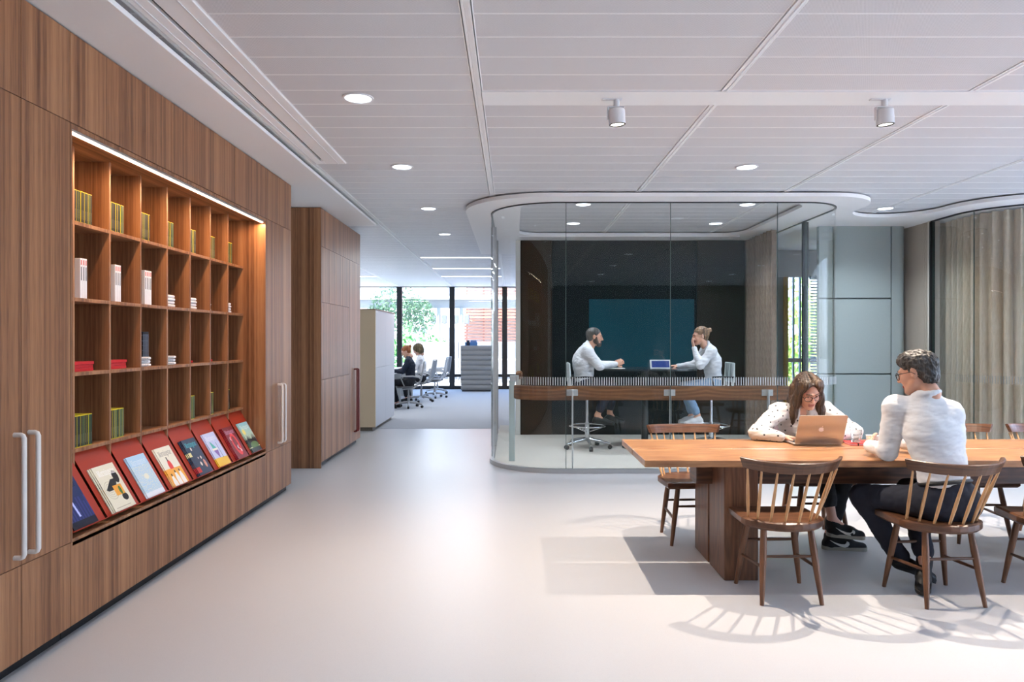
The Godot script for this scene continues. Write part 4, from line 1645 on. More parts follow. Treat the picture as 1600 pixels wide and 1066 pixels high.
	for q in [[0, 0, -2.35], [1, 0, -2.35], [4, 0, -2.405], [5, 0, -2.402]]:
		for i in (3 if q[0] < 2 else 1):
			var o := thing("red_notebook", "%s red notebook in the %s cubby of the third row" % [["lowest", "middle", "topmost"][i] if q[0] < 2 else "single", nth[q[0]]], "notebook", P(q[2] - 0.004 * (i % 2), 1.2764 + 0.018 * i, 3.457 + MOD * (q[0] + 1) + 0.122 + 0.003 * i), "red notebooks in the third row")
			var wz := 0.2
			var g := Geo.new()
			g.box(Vector3(-0.075, 0.0025, 0), Vector3(0.15, 0.004, wz), 0.001)
			g.box(Vector3(-0.075, 0.0155, 0), Vector3(0.15, 0.004, wz), 0.001)
			g.box(Vector3(-0.002, 0.009, 0), Vector3(0.004, 0.014, wz), 0.001)
			part("cover", g, rd, o)
			part("pages", spang(Vector3(-0.147, 0.0045, -wz / 2 + 0.003), Vector3(-0.004, 0.0135, wz / 2 - 0.003)), M.paper, o)

# ---------------------------------------------------------------- on the table
func small_items() -> void:
	var al := mat(c8(200, 196, 192), 0.3, 0.85)
	var t := thing("laptop", "silver laptop with a pale fruit emblem on its open lid", "laptop", P(2.05, 0.742, 4.8))
	t.rotation.y = 0.03
	part("base", spang(P(-0.1625, 0.003, -0.0), P(0.1625, 0.016, 0.225), 0.004), al, t)
	var rb := Basis(Vector3.RIGHT, 0.38)
	var lid := Geo.new()
	var lp := rrect(-0.1625, 0.1625, 0.0, 0.212, 0.012, 5)
	lid.extrude(lp, Vector3(0, 0.014, 0.002), Vector3.RIGHT, rb * Vector3.UP, rb * Vector3(0, 0, 0.006))
	var lo := part("lid", lid, al, t)
	var scr := Geo.new()
	scr.extrude(rrect(-0.155, 0.155, 0.008, 0.205, 0.004, 3), Vector3(0, 0.014, 0.002) + rb * Vector3(0, 0, -0.0012), Vector3.RIGHT, rb * Vector3.UP, rb * Vector3(0, 0, 0.001))
	part("screen", scr, M.black, lo)
	var kb := Geo.new()
	for r in 5:
		for k in 13:
			kb.box(P(-0.135 + k * 0.0225, 0.0165, 0.035 + r * 0.02), Vector3(0.019, 0.0015, 0.016))
	part("keyboard", kb, M.black, t)
	# the emblem: a bitten fruit with a leaf
	var fr := PackedVector2Array()
	for k in 48:
		var a := TAU * k / 48.0
		var r := 0.0165 * (1.0 - 0.1 * pow(absf(sin(a)), 14.0) - 0.03 * sin(a))
		fr.append(Vector2(cos(a) * r * (1.06 - 0.08 * maxf(0.0, -sin(a))), sin(a) * r))
	var bite := arc2(Vector2(0.0215, 0.003), 0.0088, 0, 345, 20)
	var emb := Geo.new()
	var eo := Vector3(0, 0.014, 0.002) + rb * Vector3(0, 0.108, 0.006)
	for p in Geometry2D.clip_polygons(fr, bite):
		emb.extrude(p, eo, Vector3.RIGHT, rb * Vector3.UP, rb * Vector3(0, 0, 0.0006))
	for p in Geometry2D.intersect_polygons(arc2(Vector2(-0.0005, 0.0255), 0.0085, 0, 345, 20), arc2(Vector2(0.0085, 0.0185), 0.0085, 0, 345, 20)):
		emb.extrude(p, eo, Vector3.RIGHT, rb * Vector3.UP, rb * Vector3(0, 0, 0.0006))
	part("emblem", emb, mat(c8(240, 232, 230), 0.4), lo)
	var nb := thing("notebook", "red notebook with black elastic under the water glass", "notebook", P(2.33, 0.742, 4.78))
	nb.rotation.y = -0.1
	part("pages", spang(P(-0.068, 0.003, 0.003), P(0.082, 0.013, 0.145)), mat(c8(226, 170, 176), 0.6), nb)
	part("cover", spang(P(-0.07, 0.013, 0.0), P(0.085, 0.016, 0.148), 0.001), mat(c8(206, 58, 54), 0.5), nb)
	part("back_cover", spang(P(-0.07, 0.0, 0.0), P(0.085, 0.003, 0.148), 0.001), mat(c8(206, 58, 54), 0.5), nb)
	part("elastic", spang(P(-0.022, -0.0001, -0.0015), P(-0.016, 0.0175, 0.1495)), M.black, nb)
	var cl := mat(Color(0.97, 0.99, 0.99, 0.02), 0.0)
	cl.refraction_enabled = true
	cl.refraction_scale = 0.05
	var gl := thing("water_glass", "clear water tumbler standing on the red notebook", "glass", P(2.325, 0.7585, 4.845))
	var g := Geo.new()
	g.lathe(Vector3.ZERO, [Vector2(0.0, 0.0), Vector2(0.027, 0.0), Vector2(0.0275, 0.004), Vector2(0.037, 0.084), Vector2(0.0355, 0.085), Vector2(0.026, 0.012), Vector2(0.0, 0.011)], 28)
	part("tumbler", g, cl, gl)
	var wt := Geo.new()
	wt.lathe(Vector3.ZERO, [Vector2(0.0, 0.012), Vector2(0.0255, 0.0125), Vector2(0.0285, 0.036), Vector2(0.0, 0.036)], 24)
	part("water", wt, glass(c8(220, 235, 240), 0.05), gl)
	var cp := thing("coffee_cup", "white cup held by the man in the white shirt", "cup", P(2.28, 0.742, 4.53))
	var cg := Geo.new()
	cg.lathe(Vector3.ZERO, [Vector2(0.0, 0.0), Vector2(0.026, 0.0), Vector2(0.029, 0.006), Vector2(0.039, 0.1), Vector2(0.0405, 0.104), Vector2(0.037, 0.104), Vector2(0.034, 0.08), Vector2(0.0, 0.078)], 28)
	part("body", cg, mat(c8(240, 240, 240), 0.35), cp)

# ---------------------------------------------------------------- the office behind
func task_chair() -> Node3D:   # faces -x
	var t := thing("task_chair", "", "office chair", Vector3.ZERO, "grey task chairs at the desk")
	var gm := mat(c8(176, 178, 182), 0.4, 0.3)
	for k in 5:
		var a := TAU * k / 5.0 + 0.3
		var e := Vector3(cos(a), 0, sin(a))
		part("base_arm", tubeg([Vector3(0, 0.12, 0), e * 0.17 + Vector3.UP * 0.11, e * 0.3 + Vector3.UP * 0.075], [0.026, 0.022, 0.014], 8), gm, t)
		part("caster", tubeg([e * 0.3 + Vector3(-e.z, 0, e.x) * 0.022 + Vector3.UP * 0.028, e * 0.3 - Vector3(-e.z, 0, e.x) * 0.022 + Vector3.UP * 0.028], 0.028, 12), M.rubber, t)
	part("gas_column", tubeg([Vector3(0, 0.1, 0), Vector3(0, 0.26, 0), Vector3(0, 0.27, 0), Vector3(0, 0.41, 0)], [0.028, 0.028, 0.018, 0.018], 10), gm, t)
	var s := Body.new()
	s.ell(Vector3(-0.02, 0.45, 0), Vector3(0.24, 0.035, 0.235), 0.02)
	var sg := Geo.new()
	s.add_to(sg, 0.016)
	part("seat", sg, mat(c8(120, 122, 128), 0.85), t)
	var fr := Geo.new()
	for z in [-1.0, 1.0]:
		fr.tube([Vector3(-0.1, 0.4, z * 0.12), Vector3(0.12, 0.43, z * 0.2), Vector3(0.25, 0.56, z * 0.22), Vector3(0.29, 0.72, z * 0.215), Vector3(0.33, 0.98, z * 0.2)], [0.017, 0.018, 0.018, 0.016, 0.012], 8)
	fr.tube([Vector3(0.33, 0.98, -0.2), Vector3(0.345, 0.985, 0), Vector3(0.33, 0.98, 0.2)], 0.013, 8)
	fr.tube([Vector3(-0.1, 0.4, -0.12), Vector3(-0.1, 0.4, 0.12)], 0.018, 8)
	part("back_frame", fr, gm, t)
	var bk := Geo.new()
	var L := [Vector2(0.262, 0.58), Vector2(0.272, 0.66), Vector2(0.295, 0.8), Vector2(0.322, 0.96)]
	for i in 3:
		for q in [0.0, 0.006]:
			var a0 := Vector3(L[i].x + q, L[i].y, 0.205)
			var a1 := Vector3(L[i + 1].x + q, L[i + 1].y, 0.195)
			var b0 := Vector3(a0.x, a0.y, -a0.z)
			var b1 := Vector3(a1.x, a1.y, -a1.z)
			if q > 0.0:
				bk.quad(a0, b0, b1, a1)
			else:
				bk.quad(b0, a0, a1, b1)
	part("mesh_back", bk, mat(c8(142, 146, 152), 0.8), t)
	for z in [-1.0, 1.0]:
		part("armrest", tubeg([Vector3(0.27, 0.6, z * 0.23), Vector3(0.22, 0.66, z * 0.255), Vector3(0.1, 0.68, z * 0.26), Vector3(-0.12, 0.675, z * 0.25), Vector3(-0.15, 0.64, z * 0.25), Vector3(-0.08, 0.47, z * 0.22)], [0.014, 0.017, 0.018, 0.018, 0.014, 0.012], 8), gm, t)
	return t

func back_office() -> void:
	var c := thing("storage_cabinet", "cream and pale grey storage cabinet standing past the timber block", "cabinet")
	part("cream_end", spang(P(-2.95, 0.06, 11.36), P(-2.165, 1.925, 11.385), 0.002), M.cream, c)
	part("carcass", spang(P(-2.95, 0.06, 11.386), P(-2.19, 1.925, 13.2)), M.cream, c)
	part("top_board", spang(P(-2.95, 1.925, 11.355), P(-2.155, 1.94, 13.21), 0.001), mat(c8(168, 124, 104), 0.5), c)
	part("plinth", spang(P(-2.93, 0, 11.4), P(-2.22, 0.06, 13.18)), mat(c8(120, 108, 92), 0.6), c)
	for k in 4:
		var a := 11.387 + k * 0.4533
		part("door", spang(P(-2.188, 1.004, a + 0.001), P(-2.166, 1.923, a + 0.4523), 0.001), M.cupboard_grey, c)
	for k in 2:
		var a := 11.387 + k * 0.9066
		part("drawer_front", spang(P(-2.188, 0.062, a + 0.001), P(-2.166, 1.0, a + 0.9056), 0.001), M.cupboard_grey, c)
	# desk run behind it
	var dk := thing("desk", "white desk run mostly hidden behind the cream cabinet", "desk")
	part("desktop", spang(P(-3.35, 0.715, 14.5), P(-2.5, 0.74, 18.6), 0.003), M.white, dk)
	for d in [14.6, 16.5, 18.5]:
		part("leg", spang(P(-3.3, 0.003, d - 0.03), P(-2.56, 0.715, d + 0.03), 0.003), M.alu, dk)
	for q in [[15.3, "grey monitor in front of the woman in navy"], [16.8, "grey monitor in front of the curly-haired woman"]]:
		var mo := thing("monitor", q[1], "monitor", P(-2.8, 0.74, q[0]), "monitors on the back office desk")
		part("panel", spang(P(-0.015, 0.12, -0.28), P(0.0, 0.46, 0.28), 0.003), mat(c8(186, 190, 196), 0.5), mo)
		part("screen", spang(P(0.0, 0.13, -0.27), P(0.002, 0.45, 0.27)), M.black, mo)
		part("stand", spang(P(-0.03, 0, -0.02), P(-0.016, 0.25, 0.02), 0.002), M.alu, mo)
		part("foot", spang(P(-0.1, 0, -0.1), P(0.05, 0.008, 0.1), 0.002), M.alu, mo)
	var ch := task_chair()
	ch.position = P(-2.2, 0.003, 15.25)
	ch.rotation.y = 0.1
	ch.set_meta("label", "grey task chair under the woman in the navy top")
	copy_of(ch, P(-2.12, 0.003, 16.75), -0.1, "grey task chair under the woman with curly hair")
	copy_of(ch, P(-1.93, 0.003, 17.9), 0.15, "empty grey task chair nearest the windows")
	copy_of(ch, P(-2.0, 0.003, 19.2), -0.25, "empty grey task chair half hidden behind the other empty one")
	# padded booth back
	var b := thing("padded_booth", "grey booth back of horizontal padded rolls before the windows", "booth", P(-1.0, 0.003, 20.0))
	part("shell", spang(P(-0.42, 0.03, 0.05), P(0.42, 1.28, 0.55), 0.01), M.sofa, b)
	part("plinth", spang(P(-0.4, 0, 0.06), P(0.4, 0.03, 0.5)), M.black, b)
	for k in 9:
		var g := Geo.new()
		var y0 := 0.04 + k * 0.138
		var ring := PackedVector2Array()
		for i in 9:
			var a := -PI / 2 + PI * i / 8.0
			ring.append(Vector2(cos(a) * 0.045, y0 + 0.068 + sin(a) * 0.067))
		g.extrude(ring, P(-0.43, 0, 0.06), Vector3(0, 0, 1), Vector3.UP, Vector3(0.86, 0, 0))
		part("padded_roll", g, M.sofa, b)
	var bb := thing("desk_organiser", "small blue box of files standing on the padded booth", "box", P(-1.15, 1.283, 20.25))
	part("bin", spang(P(-0.17, 0, -0.08), P(0.17, 0.1, 0.08), 0.004), mat(c8(64, 112, 170), 0.6), bb)
	for k in 4:
		part("file", spang(P(-0.02 + k * 0.045, 0.0, -0.085), P(0.015 + k * 0.045, 0.15, 0.07)), mat(c8(80, 130, 190), 0.6), bb)
	part("dark_front", spang(P(-0.13, 0.0, -0.09), P(-0.04, 0.15, -0.08)), mat(c8(24, 40, 66), 0.6), bb)

# ---------------------------------------------------------------- furniture in the meeting room
func bar_stool(at: Vector3, face: float, label: String) -> void:
	var t := thing("swivel_stool", label, "stool", at, "high swivel stools in the meeting room")
	t.rotation.y = face                          # 0 faces +x
	for k in 5:
		var a := TAU * k / 5.0 + 0.25
		var e := Vector3(cos(a), 0, sin(a))
		part("base_arm", tubeg([Vector3(0, 0.125, 0), e * 0.16 + Vector3.UP * 0.1, e * 0.3 + Vector3.UP * 0.07], [0.025, 0.022, 0.015], 8), M.chrome, t)
		part("caster", tubeg([e * 0.3 + Vector3(-e.z, 0, e.x) * 0.022 + Vector3.UP * 0.028, e * 0.3 - Vector3(-e.z, 0, e.x) * 0.022 + Vector3.UP * 0.028], 0.028, 12), M.rubber, t)
	part("gas_column", tubeg([Vector3(0, 0.1, 0), Vector3(0, 0.34, 0), Vector3(0, 0.35, 0), Vector3(0, 0.72, 0)], [0.03, 0.03, 0.02, 0.02], 12), M.chrome, t)
	var r := Geo.new()
	var pts := []
	for k in 33:
		var a := TAU * k / 32.0
		pts.append(Vector3(cos(a) * 0.235, 0.3, sin(a) * 0.235))
	r.tube(pts, 0.011, 8, false)
	for k in 4:
		var a := TAU * k / 4.0 + 0.4
		r.tube([Vector3(cos(a) * 0.03, 0.22, sin(a) * 0.03), Vector3(cos(a) * 0.23, 0.295, sin(a) * 0.23)], 0.007, 6)
	part("foot_ring", r, M.chrome, t)
	var s := Body.new()
	s.ell(Vector3(0.0, 0.75, 0), Vector3(0.225, 0.035, 0.22), 0.02)
	var sg := Geo.new()
	s.add_to(sg, 0.014)
	part("seat", sg, M.black, t)
	var b := Geo.new()
	for z in [-0.18, 0.0, 0.18]:
		b.tube([Vector3(-0.18, 0.76, z), Vector3(-0.23, 0.82, z), Vector3(-0.25, 1.12, z)], [0.014, 0.014, 0.012], 8)
	b.box(Vector3(-0.248, 1.0, 0), Vector3(0.018, 0.26, 0.4), 0.008)
	part("backrest", b, mat(c8(196, 204, 202), 0.5), t)
	for z in [-1.0, 1.0]:
		part("armrest", tubeg([Vector3(-0.24, 0.94, z * 0.2), Vector3(-0.05, 0.95, z * 0.25), Vector3(0.05, 0.945, z * 0.25), Vector3(0.06, 0.92, z * 0.25), Vector3(0.0, 0.76, z * 0.2)], 0.012, 8), M.black, t)

func meeting() -> void:
	var t := thing("meeting_table", "dark high table between the two people in the glass room", "table", P(1.76, 0.02, 9.5))
	var top := Geo.new()
	var pl := rrect(-0.68, 0.68, -0.42, 0.42, 0.4, 12)
	top.prism(pl, 1.03, 1.055)
	part("tabletop", top, mat(c8(40, 46, 50), 0.18), t)
	part("column", tubeg([Vector3(0, 0.02, 0), Vector3(0, 1.03, 0)], 0.045, 16), M.black, t)
	var f := Geo.new()
	f.lathe(Vector3.ZERO, [Vector2(0.3, 0.0), Vector2(0.3, 0.012), Vector2(0.05, 0.03), Vector2(0.0, 0.03)], 32)
	part("foot_plate", f, M.black, t)
	bar_stool(P(0.99, 0.02, 9.44), 0.0, "high swivel stool under the bearded man")
	bar_stool(P(2.64, 0.02, 9.5), PI, "high swivel stool under the woman with her hair in a bun")
	var tb := thing("tablet", "white tablet with a lit blue screen propped on the dark high table", "tablet", P(1.93, 1.075, 9.3))
	var bs := Basis(Vector3.RIGHT, -0.35)
	var g := Geo.new()
	g.box(bs * Vector3(0, 0.06, 0), Vector3(0.27, 0.12, 0.008), 0.003, bs)
	part("frame", g, mat(c8(196, 200, 200), 0.4), tb)
	var sc := Geo.new()
	sc.box(bs * Vector3(0, 0.06, 0.0046), Vector3(0.23, 0.09, 0.001), 0.0, bs)
	var sm := mat(c8(20, 40, 90), 0.2)
	sm.emission_enabled = true
	sm.emission = Color(0.05, 0.16, 0.45)
	sm.emission_energy_multiplier = 0.5
	part("screen", sc, sm, tb)
	part("stand", spang(P(-0.1, 0.0, 0.02), P(0.1, 0.008, 0.1), 0.002), M.black, tb)
	var pp := thing("paper_sheet", "white sheet of paper under the bearded man's hands", "paper", P(1.33, 1.0755, 9.4))
	part("sheet", spang(P(-0.12, 0, -0.1), P(0.14, 0.003, 0.12)), M.paper, pp)

# ---------------------------------------------------------------- beyond the glass
func outside() -> void:
	var gr := struct("ground")
	part("paving", spang(P(-40, -0.35, 12.3), P(40, -0.21, 70)), mat(c8(206, 206, 202), 0.9), gr)
	part("paving", spang(P(9.3, -0.35, -40), P(60, -0.21, 12.3)), mat(c8(200, 200, 196), 0.9), gr)
	part("kerb", spang(P(-12, -0.21, 21.3), P(3.8, 0.0, 23.6)), mat(c8(176, 176, 174), 0.9), gr)
	var w := thing("garden_wall", "low blue-grey concrete wall outside the windows", "wall", P(-1.2, 0, 24.2))
	for k in 4:
		part("concrete_block", spang(P(-2.2 + k * 1.6, 0, 0), P(-2.2 + k * 1.6 + 1.59, 1.38, 0.3), 0.01), mat(c8(128, 131, 134), 0.85), w)
	part("handrail", tubeg([P(-2.2, 0.78, -0.25), P(4.2, 0.78, -0.25)], 0.03, 8), mat(c8(186, 188, 190), 0.5), w)
	for k in 12:
		part("baluster", tubeg([P(-2.2 + k * 0.16, 0, -0.25), P(-2.2 + k * 0.16, 0.78, -0.25)], 0.012, 6), mat(c8(160, 162, 164), 0.5), w)
	# clipped hedge
	leafy("hedge", "bright green hedge behind the low outside wall", "hedge", [[P(-4.0, 1.0, 25.6), Vector3(0.9, 0.75, 0.35)], [P(-2.9, 0.95, 25.7), Vector3(0.8, 0.7, 0.35)]], 1500, c8(96, 170, 70), c8(60, 130, 60), 0.09, 3, [P(-3.5, -0.21, 25.6), P(-3.5, 0.9, 25.6)])
	leafy("street_tree", "round leafy tree seen through the far windows", "tree", [[P(-5.2, 2.9, 32), Vector3(1.25, 1.15, 1.0)], [P(-4.3, 2.5, 32.3), Vector3(0.9, 0.9, 0.9)], [P(-5.9, 2.3, 31.8), Vector3(0.8, 0.7, 0.8)]], 4200, c8(84, 116, 78), c8(56, 88, 62), 0.085, 4, [P(-5.0, 0, 32), P(-5.05, 1.2, 32), P(-5.0, 2.4, 32)])
	leafy("sapling", "thin sapling beside the outside post", "tree", [[P(-4.4, 1.7, 29.5), Vector3(0.35, 0.6, 0.3)]], 260, c8(110, 170, 90), c8(80, 140, 80), 0.07, 6, [P(-4.4, 0, 29.5), P(-4.38, 1.5, 29.5)])
	leafy("tall_bamboo", "tall green bamboo outside the narrow window on the right", "bamboo", [[P(6.0, 1.3, 14.6), Vector3(0.55, 1.6, 0.4)], [P(6.7, 1.2, 15.4), Vector3(0.5, 1.4, 0.4)], [P(5.5, 0.7, 14.4), Vector3(0.3, 0.9, 0.3)]], 2200, c8(150, 195, 100), c8(205, 216, 130), 0.1, 7, [P(6.0, -0.2, 14.6), P(6.0, 1.4, 14.6)])
	# walkway roof with posts
	var ca := thing("walkway_canopy", "long pale blue canopy beam on posts outside the windows", "canopy", P(-4.0, 0, 34))
	part("beam", spang(P(-8, 2.95, 0), P(9, 3.35, 0.5), 0.02), mat(c8(116, 120, 124), 0.7), ca)
	part("roof_plate", spang(P(-8, 3.35, -0.6), P(9, 3.45, 1.6), 0.02), mat(c8(196, 198, 200), 0.7), ca)
	for x in [0.55, 1.62]:
		var p := part("post", tubeg([P(x, -0.2, -0.2), P(x, 2.95, -0.2)], 0.09, 12), mat(c8(112, 116, 120), 0.6), ca)
		for s in [-1, 1]:
			part("lamp_head", spang(P(x + s * 0.25 - 0.12, 2.2, -0.35), P(x + s * 0.25 + 0.12, 2.62, -0.05), 0.03), mat(c8(90, 93, 96), 0.6), p)
	# house behind
	var h := thing("white_house", "overexposed white building facade across the street", "building", P(-6, 0, 46))
	part("wall", spang(P(-14, -0.2, 0), P(6.5, 9, 0.4)), mat(c8(236, 236, 234), 0.8), h)
	for k in 9:
		var x := -13.0 + k * 2.1
		var wd := part("window", spang(P(x, 0.4, -0.06), P(x + 1.0, 2.3, 0.0), 0.02), mat(c8(206, 208, 210), 0.4), h)
		part("pane", spang(P(x + 0.08, 0.48, -0.08), P(x + 0.92, 2.22, -0.06)), mat(c8(120, 130, 138), 0.2), wd)
		var w2 := part("window", spang(P(x, 4.2, -0.06), P(x + 1.0, 6.2, 0.0), 0.02), mat(c8(214, 216, 218), 0.4), h)
		part("pane", spang(P(x + 0.08, 4.28, -0.08), P(x + 0.92, 6.12, -0.06)), mat(c8(130, 140, 148), 0.2), w2)
	# timber-slatted building on the right
	var s := thing("slatted_building", "building clad with reddish timber slats at the right of the windows", "building", P(1.6, 0, 36))
	part("wall", spang(P(-4.0, -0.2, 0.2), P(6, 8, 0.5)), mat(c8(226, 224, 220), 0.8), s)
	var sl := spang(P(-4.0, 0, 0), P(6, 0.09, 0.05)).mesh()
	var br := mat(c8(168, 110, 92), 0.8)
	for k in 42:
		part("slat", sl, br, s).position = Vector3(0, 1.3 + k * 0.155, 0)
	for k in 12:
		part("batten", spang(P(-3.9 + k * 0.85, 1.2, 0.05), P(-3.84 + k * 0.85, 8, 0.12)), br, s)
	part("base_wall", spang(P(-4.0, -0.2, -0.05), P(6, 1.2, 0.15)), mat(c8(232, 232, 230), 0.8), s)

func leafy(called: String, label: String, category: String, blobs: Array, count: int, c1: Color, c2: Color, size: float, sd: int, stem: Array) -> void:
	var r := RandomNumberGenerator.new()
	r.seed = sd * 91
	var t := thing(called, label, category)
	var g := Geo.new()
	var a := c1.srgb_to_linear()
	var b := c2.srgb_to_linear()
	for i in count:
		var q: Array = blobs[i % blobs.size()]
		var dir := Vector3(r.randfn(), r.randfn(), r.randfn()).normalized()
		var p: Vector3 = q[0] + dir * q[1] * pow(r.randf(), 0.4)
		var u := Vector3(r.randfn(), r.randfn(), r.randfn()).normalized()
		var w := u.cross(Vector3(r.randfn(), r.randfn(), r.randfn())).normalized()
		var s := size * r.randf_range(0.6, 1.3)
		g.color = a.lerp(b, r.randf())
		g.flat(p - u * s, p + w * s * 0.4, p + u * s)
		g.flat(p - u * s, p + u * s, p - w * s * 0.4)
	var m := mat(Color.WHITE, 0.6)
	m.vertex_color_use_as_albedo = true
	m.backlight_enabled = true
	m.backlight = Color(0.5, 0.5, 0.4)
	part("foliage", g, m, t)
	if stem.size():
		var rr := []
		for k in stem.size():
			rr.append(0.09 if called == "street_tree" else 0.025)
		part("trunk", tubeg(stem, rr, 8), mat(c8(120, 104, 92), 0.9), t)


# ---------------------------------------------------------------- people
func lin(r: float, g: float, b: float) -> Color:
	return c8(r, g, b).srgb_to_linear()

func frame(o: Vector3, y: Vector3, z: Vector3) -> Transform3D:   # y kept, z turned square to it
	y = y.normalized()
	z = (z - y * z.dot(y)).normalized()
	return Transform3D(Basis(y.cross(z), y, z), o)

func look(o: Vector3, fwd: Vector3, up := Vector3.UP) -> Transform3D:   # +z looks along fwd
	var z := fwd.normalized()
	var x := up.cross(z).normalized()
	return Transform3D(Basis(x, z.cross(x), z), o)

func add_head(g: Geo, T: Transform3D, O: Dictionary) -> void:
	var sk: Color = O.skin
	g.color = sk
	g.t = T
	var b := Body.new()
	var n: float = 0.9 if O.get("slim", false) else 1.0
	var jaw: Color = O.get("beard", sk)
	b.ell(Vector3(0, 0.032, -0.016), Vector3(0.075, 0.084, 0.095), 0.02)
	b.ell(Vector3(0, -0.028, 0.03), Vector3(0.059 * n, 0.083, 0.062), 0.03)
	b.cap(Vector3(-0.047 * n, -0.058, 0.008), Vector3(-0.012, -0.1, 0.066), 0.021, 0.018, 0.025, jaw)
	b.cap(Vector3(0.047 * n, -0.058, 0.008), Vector3(0.012, -0.1, 0.066), 0.021, 0.018, 0.025, jaw)
	if O.has("beard"):
		b.ell(Vector3(0, -0.098, 0.062), Vector3(0.036, 0.036, 0.034), 0.02, jaw)
		b.cap(Vector3(-0.056, -0.015, 0.012), Vector3(-0.046, -0.07, 0.03), 0.018, 0.022, 0.015, jaw)
		b.cap(Vector3(0.056, -0.015, 0.012), Vector3(0.046, -0.07, 0.03), 0.018, 0.022, 0.015, jaw)
		b.cap(Vector3(-0.024, -0.058, 0.088), Vector3(0.024, -0.058, 0.088), 0.009, 0.009, 0.008, jaw)
	b.ell(Vector3(-0.034 * n, -0.032, 0.062), Vector3(0.024, 0.026, 0.022), 0.02)
	b.ell(Vector3(0.034 * n, -0.032, 0.062), Vector3(0.024, 0.026, 0.022), 0.02)
	b.cap(Vector3(-0.042, 0.016, 0.078), Vector3(-0.01, 0.02, 0.089), 0.009, 0.009, 0.014)
	b.cap(Vector3(0.042, 0.016, 0.078), Vector3(0.01, 0.02, 0.089), 0.009, 0.009, 0.014)
	b.cut(Vector3(-0.032, -0.002, 0.094), Vector3(0.019, 0.012, 0.016), 0.012)
	b.cut(Vector3(0.032, -0.002, 0.094), Vector3(0.019, 0.012, 0.016), 0.012)
	b.cap(Vector3(0, 0.008, 0.09), Vector3(0, -0.034, 0.108), 0.0075, 0.0105, 0.01)
	b.ell(Vector3(-0.011, -0.038, 0.097), Vector3(0.008, 0.007, 0.009), 0.006)
	b.ell(Vector3(0.011, -0.038, 0.097), Vector3(0.008, 0.007, 0.009), 0.006)
	var lid: float = O.get("eyes_open", 0.4)
	for s in [-1.0, 1.0]:
		b.ell(Vector3(s * 0.032, -0.001, 0.077), Vector3(0.0125, 0.0105, 0.0105), 0.002, lin(225, 220, 214) if lid > 0.6 else sk)
		b.ell(Vector3(s * 0.032, -0.004, 0.0865), Vector3(0.006, 0.004 + 0.002 * lid, 0.003), 0.001, lin(50, 34, 26))
		b.cap(Vector3(s * 0.014, 0.021, 0.098), Vector3(s * 0.046, 0.022, 0.085), 0.0042, 0.003, 0.002, O.brow)
		b.ell(Vector3(s * 0.077, -0.006, -0.008), Vector3(0.009, 0.031, 0.018), 0.008, null, Basis(Vector3.UP, s * 0.4))
		b.cut(Vector3(s * 0.087, -0.002, -0.002), Vector3(0.005, 0.017, 0.008), 0.006)
	if not O.has("beard"):
		b.cap(Vector3(-0.019, -0.066, 0.086), Vector3(0.019, -0.066, 0.086), 0.0045, 0.0045, 0.004, O.lips)
		b.cap(Vector3(-0.014, -0.073, 0.086), Vector3(0.014, -0.073, 0.086), 0.0055, 0.0055, 0.004, O.lips)
	else:
		b.cap(Vector3(-0.018, -0.07, 0.09), Vector3(0.018, -0.07, 0.09), 0.0055, 0.0055, 0.003, O.lips)
	b.cap(Vector3(0, -0.06, -0.02), Vector3(0, -0.13, -0.045), 0.05, 0.052, 0.02)
	b.add_to(g, O.get("head_cell", 0.004))
	g.t = Transform3D()

